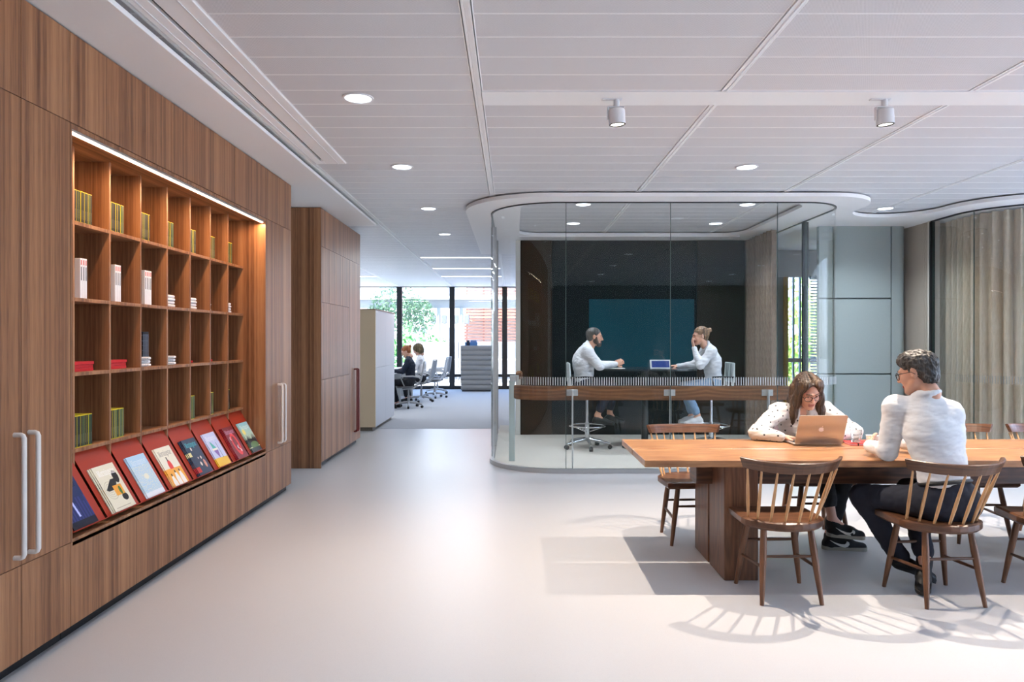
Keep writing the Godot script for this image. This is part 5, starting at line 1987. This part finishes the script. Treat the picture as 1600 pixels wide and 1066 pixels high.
func add_hair(t: Node, T: Transform3D, O: Dictionary) -> void:
	var g := Geo.new()
	g.t = T
	g.color = O.hair
	var b := Body.new()
	var st := Vector3(60, 14, 60)
	var amp := 0.006
	match O.style:
		"short":
			b.ell(Vector3(0, 0.046, -0.02), Vector3(0.083, 0.083, 0.1), 0.02)
			b.ell(Vector3(0, 0.075, 0.03), Vector3(0.066, 0.05, 0.062), 0.03)
			b.ell(Vector3(0, -0.02, -0.06), Vector3(0.07, 0.07, 0.05), 0.03)
			b.cut(Vector3(0, -0.04, 0.085), Vector3(0.095, 0.096, 0.075), 0.012)
			b.cut(Vector3(0, -0.12, 0.0), Vector3(0.12, 0.055, 0.12), 0.01)
			b.cut(Vector3(-0.085, -0.01, 0.0), Vector3(0.018, 0.04, 0.026), 0.006)
			b.cut(Vector3(0.085, -0.01, 0.0), Vector3(0.018, 0.04, 0.026), 0.006)
			st = Vector3(70, 30, 30)
			amp = 0.008
		"cropped":
			b.ell(Vector3(0, 0.038, -0.018), Vector3(0.079, 0.084, 0.099), 0.02)
			b.ell(Vector3(0, -0.02, -0.055), Vector3(0.066, 0.06, 0.048), 0.03)
			b.cut(Vector3(0, -0.035, 0.09), Vector3(0.1, 0.1, 0.08), 0.01)
			b.cut(Vector3(0, -0.115, 0.0), Vector3(0.12, 0.06, 0.12), 0.01)
			amp = 0.002
		"long":
			b.ell(Vector3(0, 0.044, -0.022), Vector3(0.086, 0.086, 0.102), 0.02)
			b.ell(Vector3(-0.035, 0.07, 0.03), Vector3(0.052, 0.05, 0.06), 0.02)
			b.ell(Vector3(0.035, 0.07, 0.03), Vector3(0.052, 0.05, 0.06), 0.02)
			for s in [-1.0, 1.0]:
				b.cap(Vector3(s * 0.066, 0.05, 0.035), Vector3(s * 0.085, -0.07, 0.02), 0.024, 0.032, 0.03)
				b.cap(Vector3(s * 0.085, -0.06, 0.015), Vector3(s * 0.1, -0.17, 0.03), 0.033, 0.03, 0.03)
				b.cap(Vector3(s * 0.1, -0.16, 0.03), Vector3(s * 0.105, -0.25, 0.055), 0.03, 0.012, 0.03)
				b.cap(Vector3(s * 0.07, 0.0, -0.05), Vector3(s * 0.085, -0.2, -0.05), 0.04, 0.035, 0.04)
			b.cap(Vector3(0, 0.0, -0.07), Vector3(0, -0.2, -0.085), 0.05, 0.04, 0.04)
			b.cut(Vector3(0, -0.03, 0.112), Vector3(0.064, 0.12, 0.088), 0.012)
			b.cut(Vector3(0, -0.16, 0.09), Vector3(0.055, 0.1, 0.12), 0.02)
			b.cut(Vector3(0, 0.13, 0.06), Vector3(0.004, 0.03, 0.09), 0.01)
			st = Vector3(90, 9, 40)
			amp = 0.005
		"bun":
			b.ell(Vector3(0, 0.042, -0.02), Vector3(0.081, 0.084, 0.1), 0.02)
			b.ell(Vector3(0, 0.0, -0.05), Vector3(0.07, 0.075, 0.06), 0.03)
			b.ell(Vector3(0, 0.06, -0.125), Vector3(0.034, 0.032, 0.03), 0.02)
			b.ell(Vector3(0.01, 0.075, -0.135), Vector3(0.02, 0.024, 0.02), 0.01)
			b.cut(Vector3(0, -0.045, 0.09), Vector3(0.1, 0.1, 0.082), 0.012)
			b.cut(Vector3(0, -0.13, 0.0), Vector3(0.12, 0.06, 0.12), 0.01)
			st = Vector3(50, 50, 14)
		"curly":
			b.ell(Vector3(0, 0.03, -0.025), Vector3(0.115, 0.105, 0.12), 0.03)
			b.ell(Vector3(0, -0.04, -0.05), Vector3(0.115, 0.09, 0.085), 0.03)
			b.cut(Vector3(0, -0.05, 0.11), Vector3(0.07, 0.1, 0.08), 0.012)
			st = Vector3(60, 60, 60)
			amp = 0.016
	b.add_to(g, O.get("head_cell", 0.004) * 1.1, noise(9, 1.0, 2), amp, st)
	var m := tri_mat(stripes_tex(71, O.hair_dark, O.hair_srgb, O.hair_light, 96, 96, 6.0, false), Vector3(7, 3, 7), 0.5, false)
	part("hair", g, m, t)

func add_hand(g: Geo, T: Transform3D, thumb: float, curl: float, O: Dictionary, s := 1.0) -> void:   # y runs along the fingers, the palm looks along z
	g.t = T * Transform3D(Basis.from_scale(Vector3.ONE * s), Vector3(0, 0.016, 0))
	g.color = O.skin
	var b := Body.new()
	b.cap(Vector3(0, -0.022, 0), Vector3(0, 0.015, 0), 0.024, 0.024, 0.01, null, Vector3(0, 0, 1), 1.3)
	b.ell(Vector3(0, 0.05, 0), Vector3(0.039, 0.05, 0.0155), 0.015)
	b.ell(Vector3(thumb * 0.022, 0.03, 0.008), Vector3(0.016, 0.028, 0.014), 0.012)
	for i in 4:
		var x := thumb * (0.03 - 0.02 * i)
		var p := Vector3(x, 0.09 - 0.004 * absf(i - 1.2), 0)
		var ln: float = [0.072, 0.08, 0.075, 0.058][i] * 1.02
		var a := 0.15 + 0.06 * i
		var r := 0.0086
		b.cap(Vector3(x * 0.85, 0.06, 0), p, 0.0095, 0.0092, 0.006)
		for k in 3:
			var q = p + Vector3(-x * 0.04, cos(a), sin(a)) * ln * [0.46, 0.3, 0.24][k]
			b.cap(p, q, r, r - 0.0006, 0.003)
			p = q
			r -= 0.0006
			a += curl * [1.0, 1.1, 0.8][k]
	var p2 := Vector3(thumb * 0.028, 0.022, 0.008)
	var dirs := [Vector3(thumb * 0.62, 0.7, 0.35), Vector3(thumb * 0.35, 0.85, 0.4), Vector3(thumb * 0.1, 0.9, 0.4)]
	for k in 3:
		var q2: Vector3 = p2 + dirs[k].normalized() * [0.036, 0.03, 0.024][k]
		b.cap(p2, q2, 0.0115 - 0.001 * k, 0.0105 - 0.001 * k, 0.005)
		p2 = q2
	b.add_to(g, O.get("hand_cell", 0.0035))
	g.t = Transform3D()

func add_glasses(t: Node, T: Transform3D) -> void:
	var g := Geo.new()
	g.t = T
	for s in [-1.0, 1.0]:
		var pts := []
		for k in 21:
			var a := TAU * k / 20.0
			pts.append(Vector3(s * 0.034 + cos(a) * 0.026, -0.008 + sin(a) * 0.021, 0.101 - absf(cos(a) + s) * 0.003))
		g.tube(pts, 0.0022, 6, false)
		g.tube([Vector3(s * 0.06, 0.0, 0.098), Vector3(s * 0.079, 0.003, 0.06), Vector3(s * 0.084, 0.004, 0.0), Vector3(s * 0.083, -0.012, -0.02)], 0.0019, 6)
	g.tube([Vector3(-0.009, 0.0, 0.103), Vector3(0, 0.004, 0.106), Vector3(0.009, 0.0, 0.103)], 0.002, 6)
	var o := part("glasses", g, M.black, t)
	for s in [-1.0, 1.0]:
		var l := Geo.new()
		l.t = T
		var c := Vector3(s * 0.034, -0.008, 0.0995)
		for k in 20:
			var a := TAU * k / 20.0
			var a2 := TAU * (k + 1) / 20.0
			l.flat(c, c + Vector3(cos(a) * 0.025, sin(a) * 0.02, 0), c + Vector3(cos(a2) * 0.025, sin(a2) * 0.02, 0))
		part("lens", l, glass(c8(230, 235, 235), 0.05), o)

func add_shoe(t: Node, ank: Vector3, heel: Vector3, toe: Vector3, up: Vector3, up_m: Material, sole_m: Material, low: float, mark := 0.0) -> void:
	var g := Geo.new()
	var b := Body.new()
	var f := (toe - heel).normalized()
	var mid := heel.lerp(toe, 0.55)
	b.cap(heel + up * 0.036, mid + up * 0.034, 0.034, 0.037, 0.02)
	b.cap(mid + up * 0.034, toe + up * 0.026 - f * 0.03, 0.038, 0.03, 0.02, null, up, 1.15)
	b.cap(heel + up * 0.04 + f * 0.02, ank - up * low, 0.034, 0.037, 0.03)
	b.cap(ank - up * low, mid + up * 0.045, 0.03, 0.024, 0.03)
	b.add_to(g, 0.007)
	var o := part("shoe", g, up_m, t)
	var side := up.cross(f).normalized()
	var s := Geo.new()
	var pl := PackedVector2Array()
	var L := heel.distance_to(toe)
	for q in arc2(Vector2(0.0, 0), 0.036, 90, 270, 8):
		pl.append(q)
	pl.append(Vector2(L * 0.5, -0.041))
	for q in arc2(Vector2(L - 0.038, 0), 0.041, -80, 80, 8):
		pl.append(q)
	pl.append(Vector2(L * 0.5, 0.041))
	s.extrude(pl, heel, f, side, up * 0.024)
	part("sole", s, sole_m, o)
	if mark != 0.0:
		var w := Geo.new()
		var sw := PackedVector2Array([Vector2(-0.012, 0.036), Vector2(0.03, 0.018), Vector2(0.065, 0.01), Vector2(0.086, 0.011), Vector2(0.096, 0.02), Vector2(0.1, 0.032), Vector2(0.113, 0.026), Vector2(0.116, 0.012), Vector2(0.106, -0.003), Vector2(0.084, -0.01), Vector2(0.056, -0.004), Vector2(0.02, 0.014)])
		w.extrude(sw, heel + f * 0.02 + up * 0.034 + side * mark * 0.034, f, up, side * mark * 0.008)
		part("side_mark", w, mat(c8(206, 204, 196), 0.6), o)

func person(label: String, J: Dictionary, O: Dictionary) -> Node3D:
	var t := thing("person", label, "person")
	var s: float = O.get("size", 1.0)
	var cell: float = O.get("cell", 0.012)
	var f: Vector3 = J.front
	# one continuous body: trunk, limbs, neck, head, hands
	var g := Geo.new()
	g.color = O.skin
	var b := Body.new()
	b.cap(J.pelvis, J.chest, 0.115 * s, 0.13 * s, 0.05, null, f, 1.5)
	b.cap(J.chest, J.neck, 0.12 * s, 0.055 * s, 0.05, null, f, 1.4)
	b.cap(J.neck, J.head * Vector3(0, -0.07, -0.02), 0.05 * s, 0.049 * s, 0.03)
	b.cap(J.sh[0], J.sh[1], 0.05 * s, 0.05 * s, 0.04)
	for i in 2:
		b.cap(J.sh[i], J.el[i], 0.042 * s, 0.036 * s, 0.03)
		b.cap(J.el[i], J.wr[i], 0.036 * s, 0.025 * s, 0.02)
		b.cap(J.hip[i], J.knee[i], 0.07 * s, 0.05 * s, 0.04)
		b.cap(J.knee[i], J.ank[i], 0.048 * s, 0.033 * s, 0.03)
		b.cap(J.ank[i], J.heel[i].lerp(J.toe[i], 0.5) + J.fup[i] * 0.035, 0.033, 0.026, 0.02)
	b.add_to(g, cell)
	add_head(g, J.head, O)
	for i in 2:
		add_hand(g, J.hand[i], J.thumb[i], O.get("curl", [0.5, 0.5])[i], O, O.get("hand_size", 0.95))
	var skm := mat(Color.WHITE, 0.5)
	skm.vertex_color_use_as_albedo = true
	skm.subsurf_scatter_enabled = true
	skm.subsurf_scatter_strength = 0.08
	part("body", g, skm, t)
	if O.style != "":
		add_hair(t, J.head, O)
	# shirt
	var sg := Geo.new()
	var sb := Body.new()
	var up := (J.chest - J.pelvis as Vector3).normalized()
	var wide: float = O.get("wide", 1.0)
	sb.cap(J.pelvis + up * 0.1, J.chest, 0.148 * s * wide, 0.168 * s * wide, 0.05, null, f, 1.38)
	sb.cap(J.chest, J.neck - up * 0.03, 0.165 * s * wide, 0.085 * s, 0.05, null, f, 1.35)
	sb.cap(J.sh[0], J.sh[1], 0.066 * s, 0.066 * s, 0.06)
	if O.has("belly"):
		sb.ell(J.belly, Vector3.ONE * O.belly * s, 0.08)
	for i in 2:
		var slv: float = O.get("sleeve", 1.0)
		sb.cap(J.sh[i], J.el[i], 0.066 * s * slv, 0.054 * s * slv, 0.035)
		sb.cap(J.el[i], J.wr[i], 0.053 * s * slv, 0.037 * s * slv, 0.025)
	var nk: Vector3 = J.neck
	var nd: Vector3 = (J.head * Vector3(0, -0.1, -0.03) - nk).normalized()
	if O.get("collar", true):
		var fr := frame(nk + nd * 0.03, nd, f)
		for k in 14:
			var a0 := TAU * (k + 0.8) / 15.2
			var a1 := TAU * (k + 1.8) / 15.2
			sb.cap(fr * Vector3(sin(a0) * 0.062, -0.012 - 0.022 * cos(a0), cos(a0) * 0.06), fr * Vector3(sin(a1) * 0.062, -0.012 - 0.022 * cos(a1), cos(a1) * 0.06), 0.014, 0.014, 0.012)
	if O.has("neckline"):
		sb.cut(nk + f * 0.1 - up * 0.02, Vector3(0.035, 0.09, 0.06), 0.015)
	sb.add_to(sg, cell * 0.85, noise(O.get("seed", 3), 1.0, 3), O.get("fold", 0.009), Vector3(6, 15, 6))
	part("shirt", sg, O.shirt, t)
	# trousers
	var tg := Geo.new()
	var tb := Body.new()
	tb.cap(J.hip[0], J.hip[1], 0.105 * s, 0.105 * s, 0.05)
	tb.cap(J.pelvis + up * 0.02, (J.hip[0] + J.hip[1]) * 0.5, 0.135 * s, 0.12 * s, 0.05, null, f, 1.3)
	for i in 2:
		var hem: Vector3 = J.knee[i].lerp(J.ank[i], O.get("hem", [0.86, 0.86])[i])
		tb.cap(J.hip[i], J.knee[i], 0.092 * s, 0.068 * s, 0.04)
		tb.cap(J.knee[i], hem, 0.066 * s, 0.055 * s, 0.03)
	tb.add_to(tg, cell, noise(5, 1.0, 2), 0.007, Vector3(12, 12, 12))
	part("trousers", tg, O.trousers, t)
	if O.get("belt", false):
		var bg := Geo.new()
		var pts := []
		var fr2 := frame(J.pelvis + up * 0.07, up, f)
		for k in 29:
			var a := TAU * k / 28.0
			pts.append(fr2 * Vector3(sin(a) * 0.148 * s, 0, cos(a) * 0.108 * s))
		bg.tube(pts, 0.012, 6, false)
		part("belt", bg, M.black, t)
	for i in 2:
		add_shoe(t, J.ank[i], J.heel[i], J.toe[i], J.fup[i], O.shoe, O.sole, O.get("low", 0.02), O.get("mark", [0.0, 0.0])[i])
	if O.get("glasses", false):
		add_glasses(t, J.head)
	return t

func people() -> void:
	var dots := pic(96, 96, func(x, y):
		var q := minf(Vector2(x - 24, y - 24).length(), Vector2(x - 72, y - 70).length())
		return c8(204, 201, 198) if q > 7.5 else c8(40, 44, 52))
	var white := mat(c8(212, 214, 218), 0.8)
	white.rim_enabled = true
	white.rim = 0.2
	var denim := mat(c8(26, 30, 44), 0.85)
	# woman with the laptop
	var O := {"skin": lin(214, 164, 140), "brow": lin(74, 52, 38), "lips": lin(186, 118, 106), "style": "long", "hair": lin(84, 58, 40), "hair_dark": c8(34, 25, 18), "hair_srgb": c8(64, 47, 34), "hair_light": c8(110, 84, 60), "slim": true, "size": 0.9, "wide": 0.98, "sleeve": 1.08, "cell": 0.011, "fold": 0.01, "glasses": true, "neckline": true, "eyes_open": 0.2, "hem": [0.62, 0.9], "shoe": mat(c8(20, 20, 22), 0.8), "sole": mat(c8(150, 146, 132), 0.8), "mark": [-1.0, -1.0], "curl": [0.35, 0.35], "seed": 12}
	O.shirt = tri_mat(dots, Vector3(13, 13, 13), 0.8, false)
	O.trousers = mat(c8(22, 22, 25), 0.9)
	var hd := look(P(2.115, 1.085, 5.13), Vector3(0.06, -0.5, 1.0), Vector3(-0.09, 1, 0))
	var J := {"front": Vector3(0, -0.35, 1).normalized(), "head": hd, "neck": P(2.1, 0.955, 5.22), "chest": P(2.12, 0.83, 5.27), "pelvis": P(2.2, 0.55, 5.38), "sh": [P(1.945, 0.93, 5.22), P(2.285, 0.93, 5.23)], "el": [P(1.725, 0.795, 5.05), P(2.42, 0.795, 5.06)], "wr": [P(1.85, 0.782, 4.95), P(2.22, 0.785, 4.92)], "hip": [P(2.12, 0.54, 5.34), P(2.29, 0.54, 5.34)], "knee": [P(2.16, 0.54, 4.97), P(2.32, 0.53, 4.98)], "ank": [P(2.2, 0.21, 4.92), P(2.22, 0.1, 5.0)], "heel": [P(2.185, 0.11, 4.9), P(2.185, 0.0, 4.97)], "toe": [P(2.4, 0.095, 4.88), P(2.44, 0.0, 4.93)], "fup": [Vector3(0.07, 1, 0.1).normalized(), Vector3.UP]}
	J.hand = [frame(J.wr[0], P(0.09, -0.012, 0.03), Vector3(0.1, -1, 0)), frame(J.wr[1], P(-0.09, -0.012, 0.03), Vector3(-0.1, -1, 0))]
	J.thumb = [-1.0, 1.0]
	person("woman in a polka-dot shirt and glasses working at the laptop", J, O)
	# man seen from behind
	O = {"skin": lin(206, 156, 132), "brow": lin(70, 62, 56), "lips": lin(170, 96, 88), "style": "short", "hair": lin(84, 80, 76), "hair_dark": c8(34, 32, 31), "hair_srgb": c8(62, 59, 57), "hair_light": c8(118, 116, 113), "size": 1.02, "wide": 1.0, "cell": 0.011, "fold": 0.0065, "glasses": true, "belt": true, "shirt": white, "trousers": denim, "shoe": mat(c8(24, 23, 24), 0.6), "sole": mat(c8(30, 28, 28), 0.7), "curl": [0.55, 0.5], "hem": [0.98, 0.95], "seed": 21, "low": 0.03}
	hd = look(P(2.335, 1.262, 4.13), Vector3(-0.62, -0.22, -0.75), Vector3(-0.08, 1, -0.1))
	J = {"front": Vector3(-0.35, -0.15, -0.93).normalized(), "head": hd, "neck": P(2.37, 1.125, 4.1), "chest": P(2.4, 0.93, 4.08), "pelvis": P(2.43, 0.58, 4.0), "sh": [P(2.235, 1.055, 4.17), P(2.49, 1.03, 4.08)], "el": [P(2.2, 0.8, 4.2), P(2.54, 0.81, 4.3)], "wr": [P(2.195, 0.8, 4.39), P(2.46, 0.8, 4.5)], "hip": [P(2.34, 0.545, 4.02), P(2.5, 0.545, 4.0)], "knee": [P(2.12, 0.5, 4.34), P(2.45, 0.52, 4.42)], "ank": [P(2.3, 0.16, 4.25), P(2.4, 0.2, 4.17)], "heel": [P(2.31, 0.09, 4.25), P(2.42, 0.12, 4.2)], "toe": [P(2.5, 0.01, 4.24), P(2.31, 0.012, 4.03)], "fup": [Vector3(0.3, 1, 0).normalized(), Vector3(-0.3, 1, 0.4).normalized()]}
	J.hand = [frame(J.wr[0], P(0.04, 0.005, 0.1), Vector3(0.95, 0, -0.3)), frame(J.wr[1], P(-0.07, 0.0, 0.08), Vector3(-0.6, -0.6, -0.3))]
	J.thumb = [-1.0, 1.0]
	person("man with grey hair and glasses in a white shirt, seen from behind", J, O)
	# bearded man in the glass room
	O = {"skin": lin(200, 150, 124), "brow": lin(50, 42, 38), "lips": lin(160, 92, 82), "beard": lin(62, 50, 44), "style": "cropped", "hair": lin(70, 62, 56), "hair_dark": c8(44, 40, 38), "hair_srgb": c8(74, 68, 64), "hair_light": c8(110, 104, 100), "size": 1.08, "wide": 1.06, "cell": 0.015, "fold": 0.01, "head_cell": 0.0055, "hand_cell": 0.0045, "shirt": white, "trousers": mat(c8(28, 34, 52), 0.85), "shoe": mat(c8(20, 20, 22), 0.35), "sole": mat(c8(16, 16, 16), 0.6), "curl": [0.6, 0.6], "hem": [0.75, 0.75], "eyes_open": 0.5, "seed": 31, "low": 0.04}
	J = {"front": Vector3(1, 0.0, 0), "head": look(P(1.085, 1.49, 9.42), Vector3(1, -0.06, 0.08)), "neck": P(0.985, 1.36, 9.42), "chest": P(0.94, 1.16, 9.43), "pelvis": P(0.95, 0.86, 9.44), "sh": [P(0.975, 1.3, 9.25), P(0.975, 1.3, 9.61)], "el": [P(1.12, 1.115, 9.2), P(1.12, 1.115, 9.66)], "wr": [P(1.34, 1.13, 9.34), P(1.34, 1.13, 9.5)], "hip": [P(0.98, 0.855, 9.35), P(0.98, 0.855, 9.53)], "knee": [P(1.27, 0.81, 9.33), P(1.33, 0.82, 9.56)], "ank": [P(1.11, 0.46, 9.35), P(1.3, 0.47, 9.55)], "heel": [P(1.08, 0.36, 9.34), P(1.26, 0.36, 9.55)], "toe": [P(1.33, 0.335, 9.33), P(1.5, 0.335, 9.55)], "fup": [Vector3.UP, Vector3.UP]}
	J.hand = [frame(J.wr[0], P(0.09, 0.03, 0.04), Vector3(0.0, -0.1, -1)), frame(J.wr[1], P(0.09, 0.035, -0.04), Vector3(0.0, -0.1, 1))]
	J.thumb = [-1.0, 1.0]
	person("bearded man in a white shirt on a high stool, in profile", J, O)
	# woman with a bun in the glass room
	O = {"skin": lin(208, 158, 134), "brow": lin(70, 50, 40), "lips": lin(170, 92, 86), "style": "bun", "hair": lin(96, 70, 50), "hair_dark": c8(66, 46, 32), "hair_srgb": c8(112, 82, 58), "hair_light": c8(176, 138, 96), "slim": true, "size": 0.95, "cell": 0.015, "fold": 0.011, "head_cell": 0.0055, "hand_cell": 0.0045, "shirt": white, "trousers": mat(c8(122, 150, 178), 0.85), "shoe": mat(c8(200, 200, 200), 0.6), "sole": mat(c8(220, 220, 220), 0.6), "curl": [1.1, 0.8], "eyes_open": 0.5, "seed": 41, "low": 0.03}
	J = {"front": Vector3(-1, 0.0, 0), "head": look(P(2.475, 1.5, 9.42), Vector3(-1, -0.08, 0.06)), "neck": P(2.57, 1.365, 9.44), "chest": P(2.63, 1.17, 9.45), "pelvis": P(2.67, 0.86, 9.47), "sh": [P(2.585, 1.305, 9.28), P(2.585, 1.305, 9.6)], "el": [P(2.43, 1.115, 9.25), P(2.45, 1.115, 9.64)], "wr": [P(2.375, 1.33, 9.34), P(2.22, 1.1, 9.56)], "hip": [P(2.63, 0.855, 9.38), P(2.63, 0.855, 9.55)], "knee": [P(2.24, 0.83, 9.34), P(2.3, 0.82, 9.58)], "ank": [P(2.43, 0.46, 9.36), P(2.4, 0.45, 9.56)], "heel": [P(2.46, 0.36, 9.35), P(2.43, 0.35, 9.56)], "toe": [P(2.24, 0.335, 9.33), P(2.22, 0.335, 9.57)], "fup": [Vector3.UP, Vector3.UP]}
	J.hand = [frame(J.wr[0], P(-0.015, 0.09, 0.03), Vector3(1, 0.1, 0)), frame(J.wr[1], P(-0.1, 0.0, 0.0), Vector3(0, -1, 0))]
	J.thumb = [1.0, 1.0]
	person("woman with a hair bun and white shirt resting her chin on her hand", J, O)
	# two women at the far desk
	for k in 2:
		var d: float = [15.2, 16.7][k]
		var x0: float = [-2.19, -2.14][k]
		O = {"skin": lin(216, 170, 150), "brow": lin(120, 76, 50), "lips": lin(180, 100, 92), "style": ["bun", "curly"][k], "hair": lin(150, 84, 44), "hair_dark": [c8(110, 54, 26), c8(58, 48, 34)][k], "hair_srgb": [c8(156, 86, 46), c8(104, 90, 62)][k], "hair_light": [c8(196, 122, 70), c8(150, 134, 96)][k], "slim": true, "size": 0.92, "cell": 0.02, "head_cell": 0.009, "hand_cell": 0.007, "fold": 0.012, "shirt": [mat(c8(24, 34, 54), 0.85), mat(c8(228, 228, 232), 0.8)][k], "trousers": mat(c8(22, 24, 32), 0.85), "shoe": M.black, "sole": M.black, "collar": false}
		J = {"front": Vector3(-1, -0.15, 0), "head": look(P(x0 - 0.06, 1.2 + 0.02 * k, d), Vector3(-1, -0.5, 0.15)), "neck": P(x0, 1.07, d), "chest": P(x0 + 0.02, 0.9, d), "pelvis": P(x0 + 0.05, 0.56, d), "sh": [P(x0 + 0.01, 1.0, d - 0.16), P(x0 + 0.01, 1.0, d + 0.16)], "el": [P(x0 - 0.1, 0.78, d - 0.2), P(x0 - 0.1, 0.78, d + 0.2)], "wr": [P(x0 - 0.33, 0.79, d - 0.12), P(x0 - 0.33, 0.79, d + 0.12)], "hip": [P(x0 + 0.02, 0.55, d - 0.09), P(x0 + 0.02, 0.55, d + 0.09)], "knee": [P(x0 - 0.38, 0.54, d - 0.1), P(x0 - 0.38, 0.54, d + 0.1)], "ank": [P(x0 - 0.3, 0.1, d - 0.1), P(x0 - 0.25, 0.1, d + 0.1)], "heel": [P(x0 - 0.27, 0.003, d - 0.1), P(x0 - 0.22, 0.003, d + 0.1)], "toe": [P(x0 - 0.5, 0.003, d - 0.1), P(x0 - 0.45, 0.003, d + 0.1)], "fup": [Vector3.UP, Vector3.UP]}
		J.hand = [frame(J.wr[0], Vector3(-1, 0, 0), Vector3(0, -1, 0)), frame(J.wr[1], Vector3(-1, 0, 0), Vector3(0, -1, 0))]
		J.thumb = [-1.0, 1.0]
		person(["woman with red hair in a bun and a navy top at the far desk", "woman with curly hair and a white top at the far desk"][k], J, O)
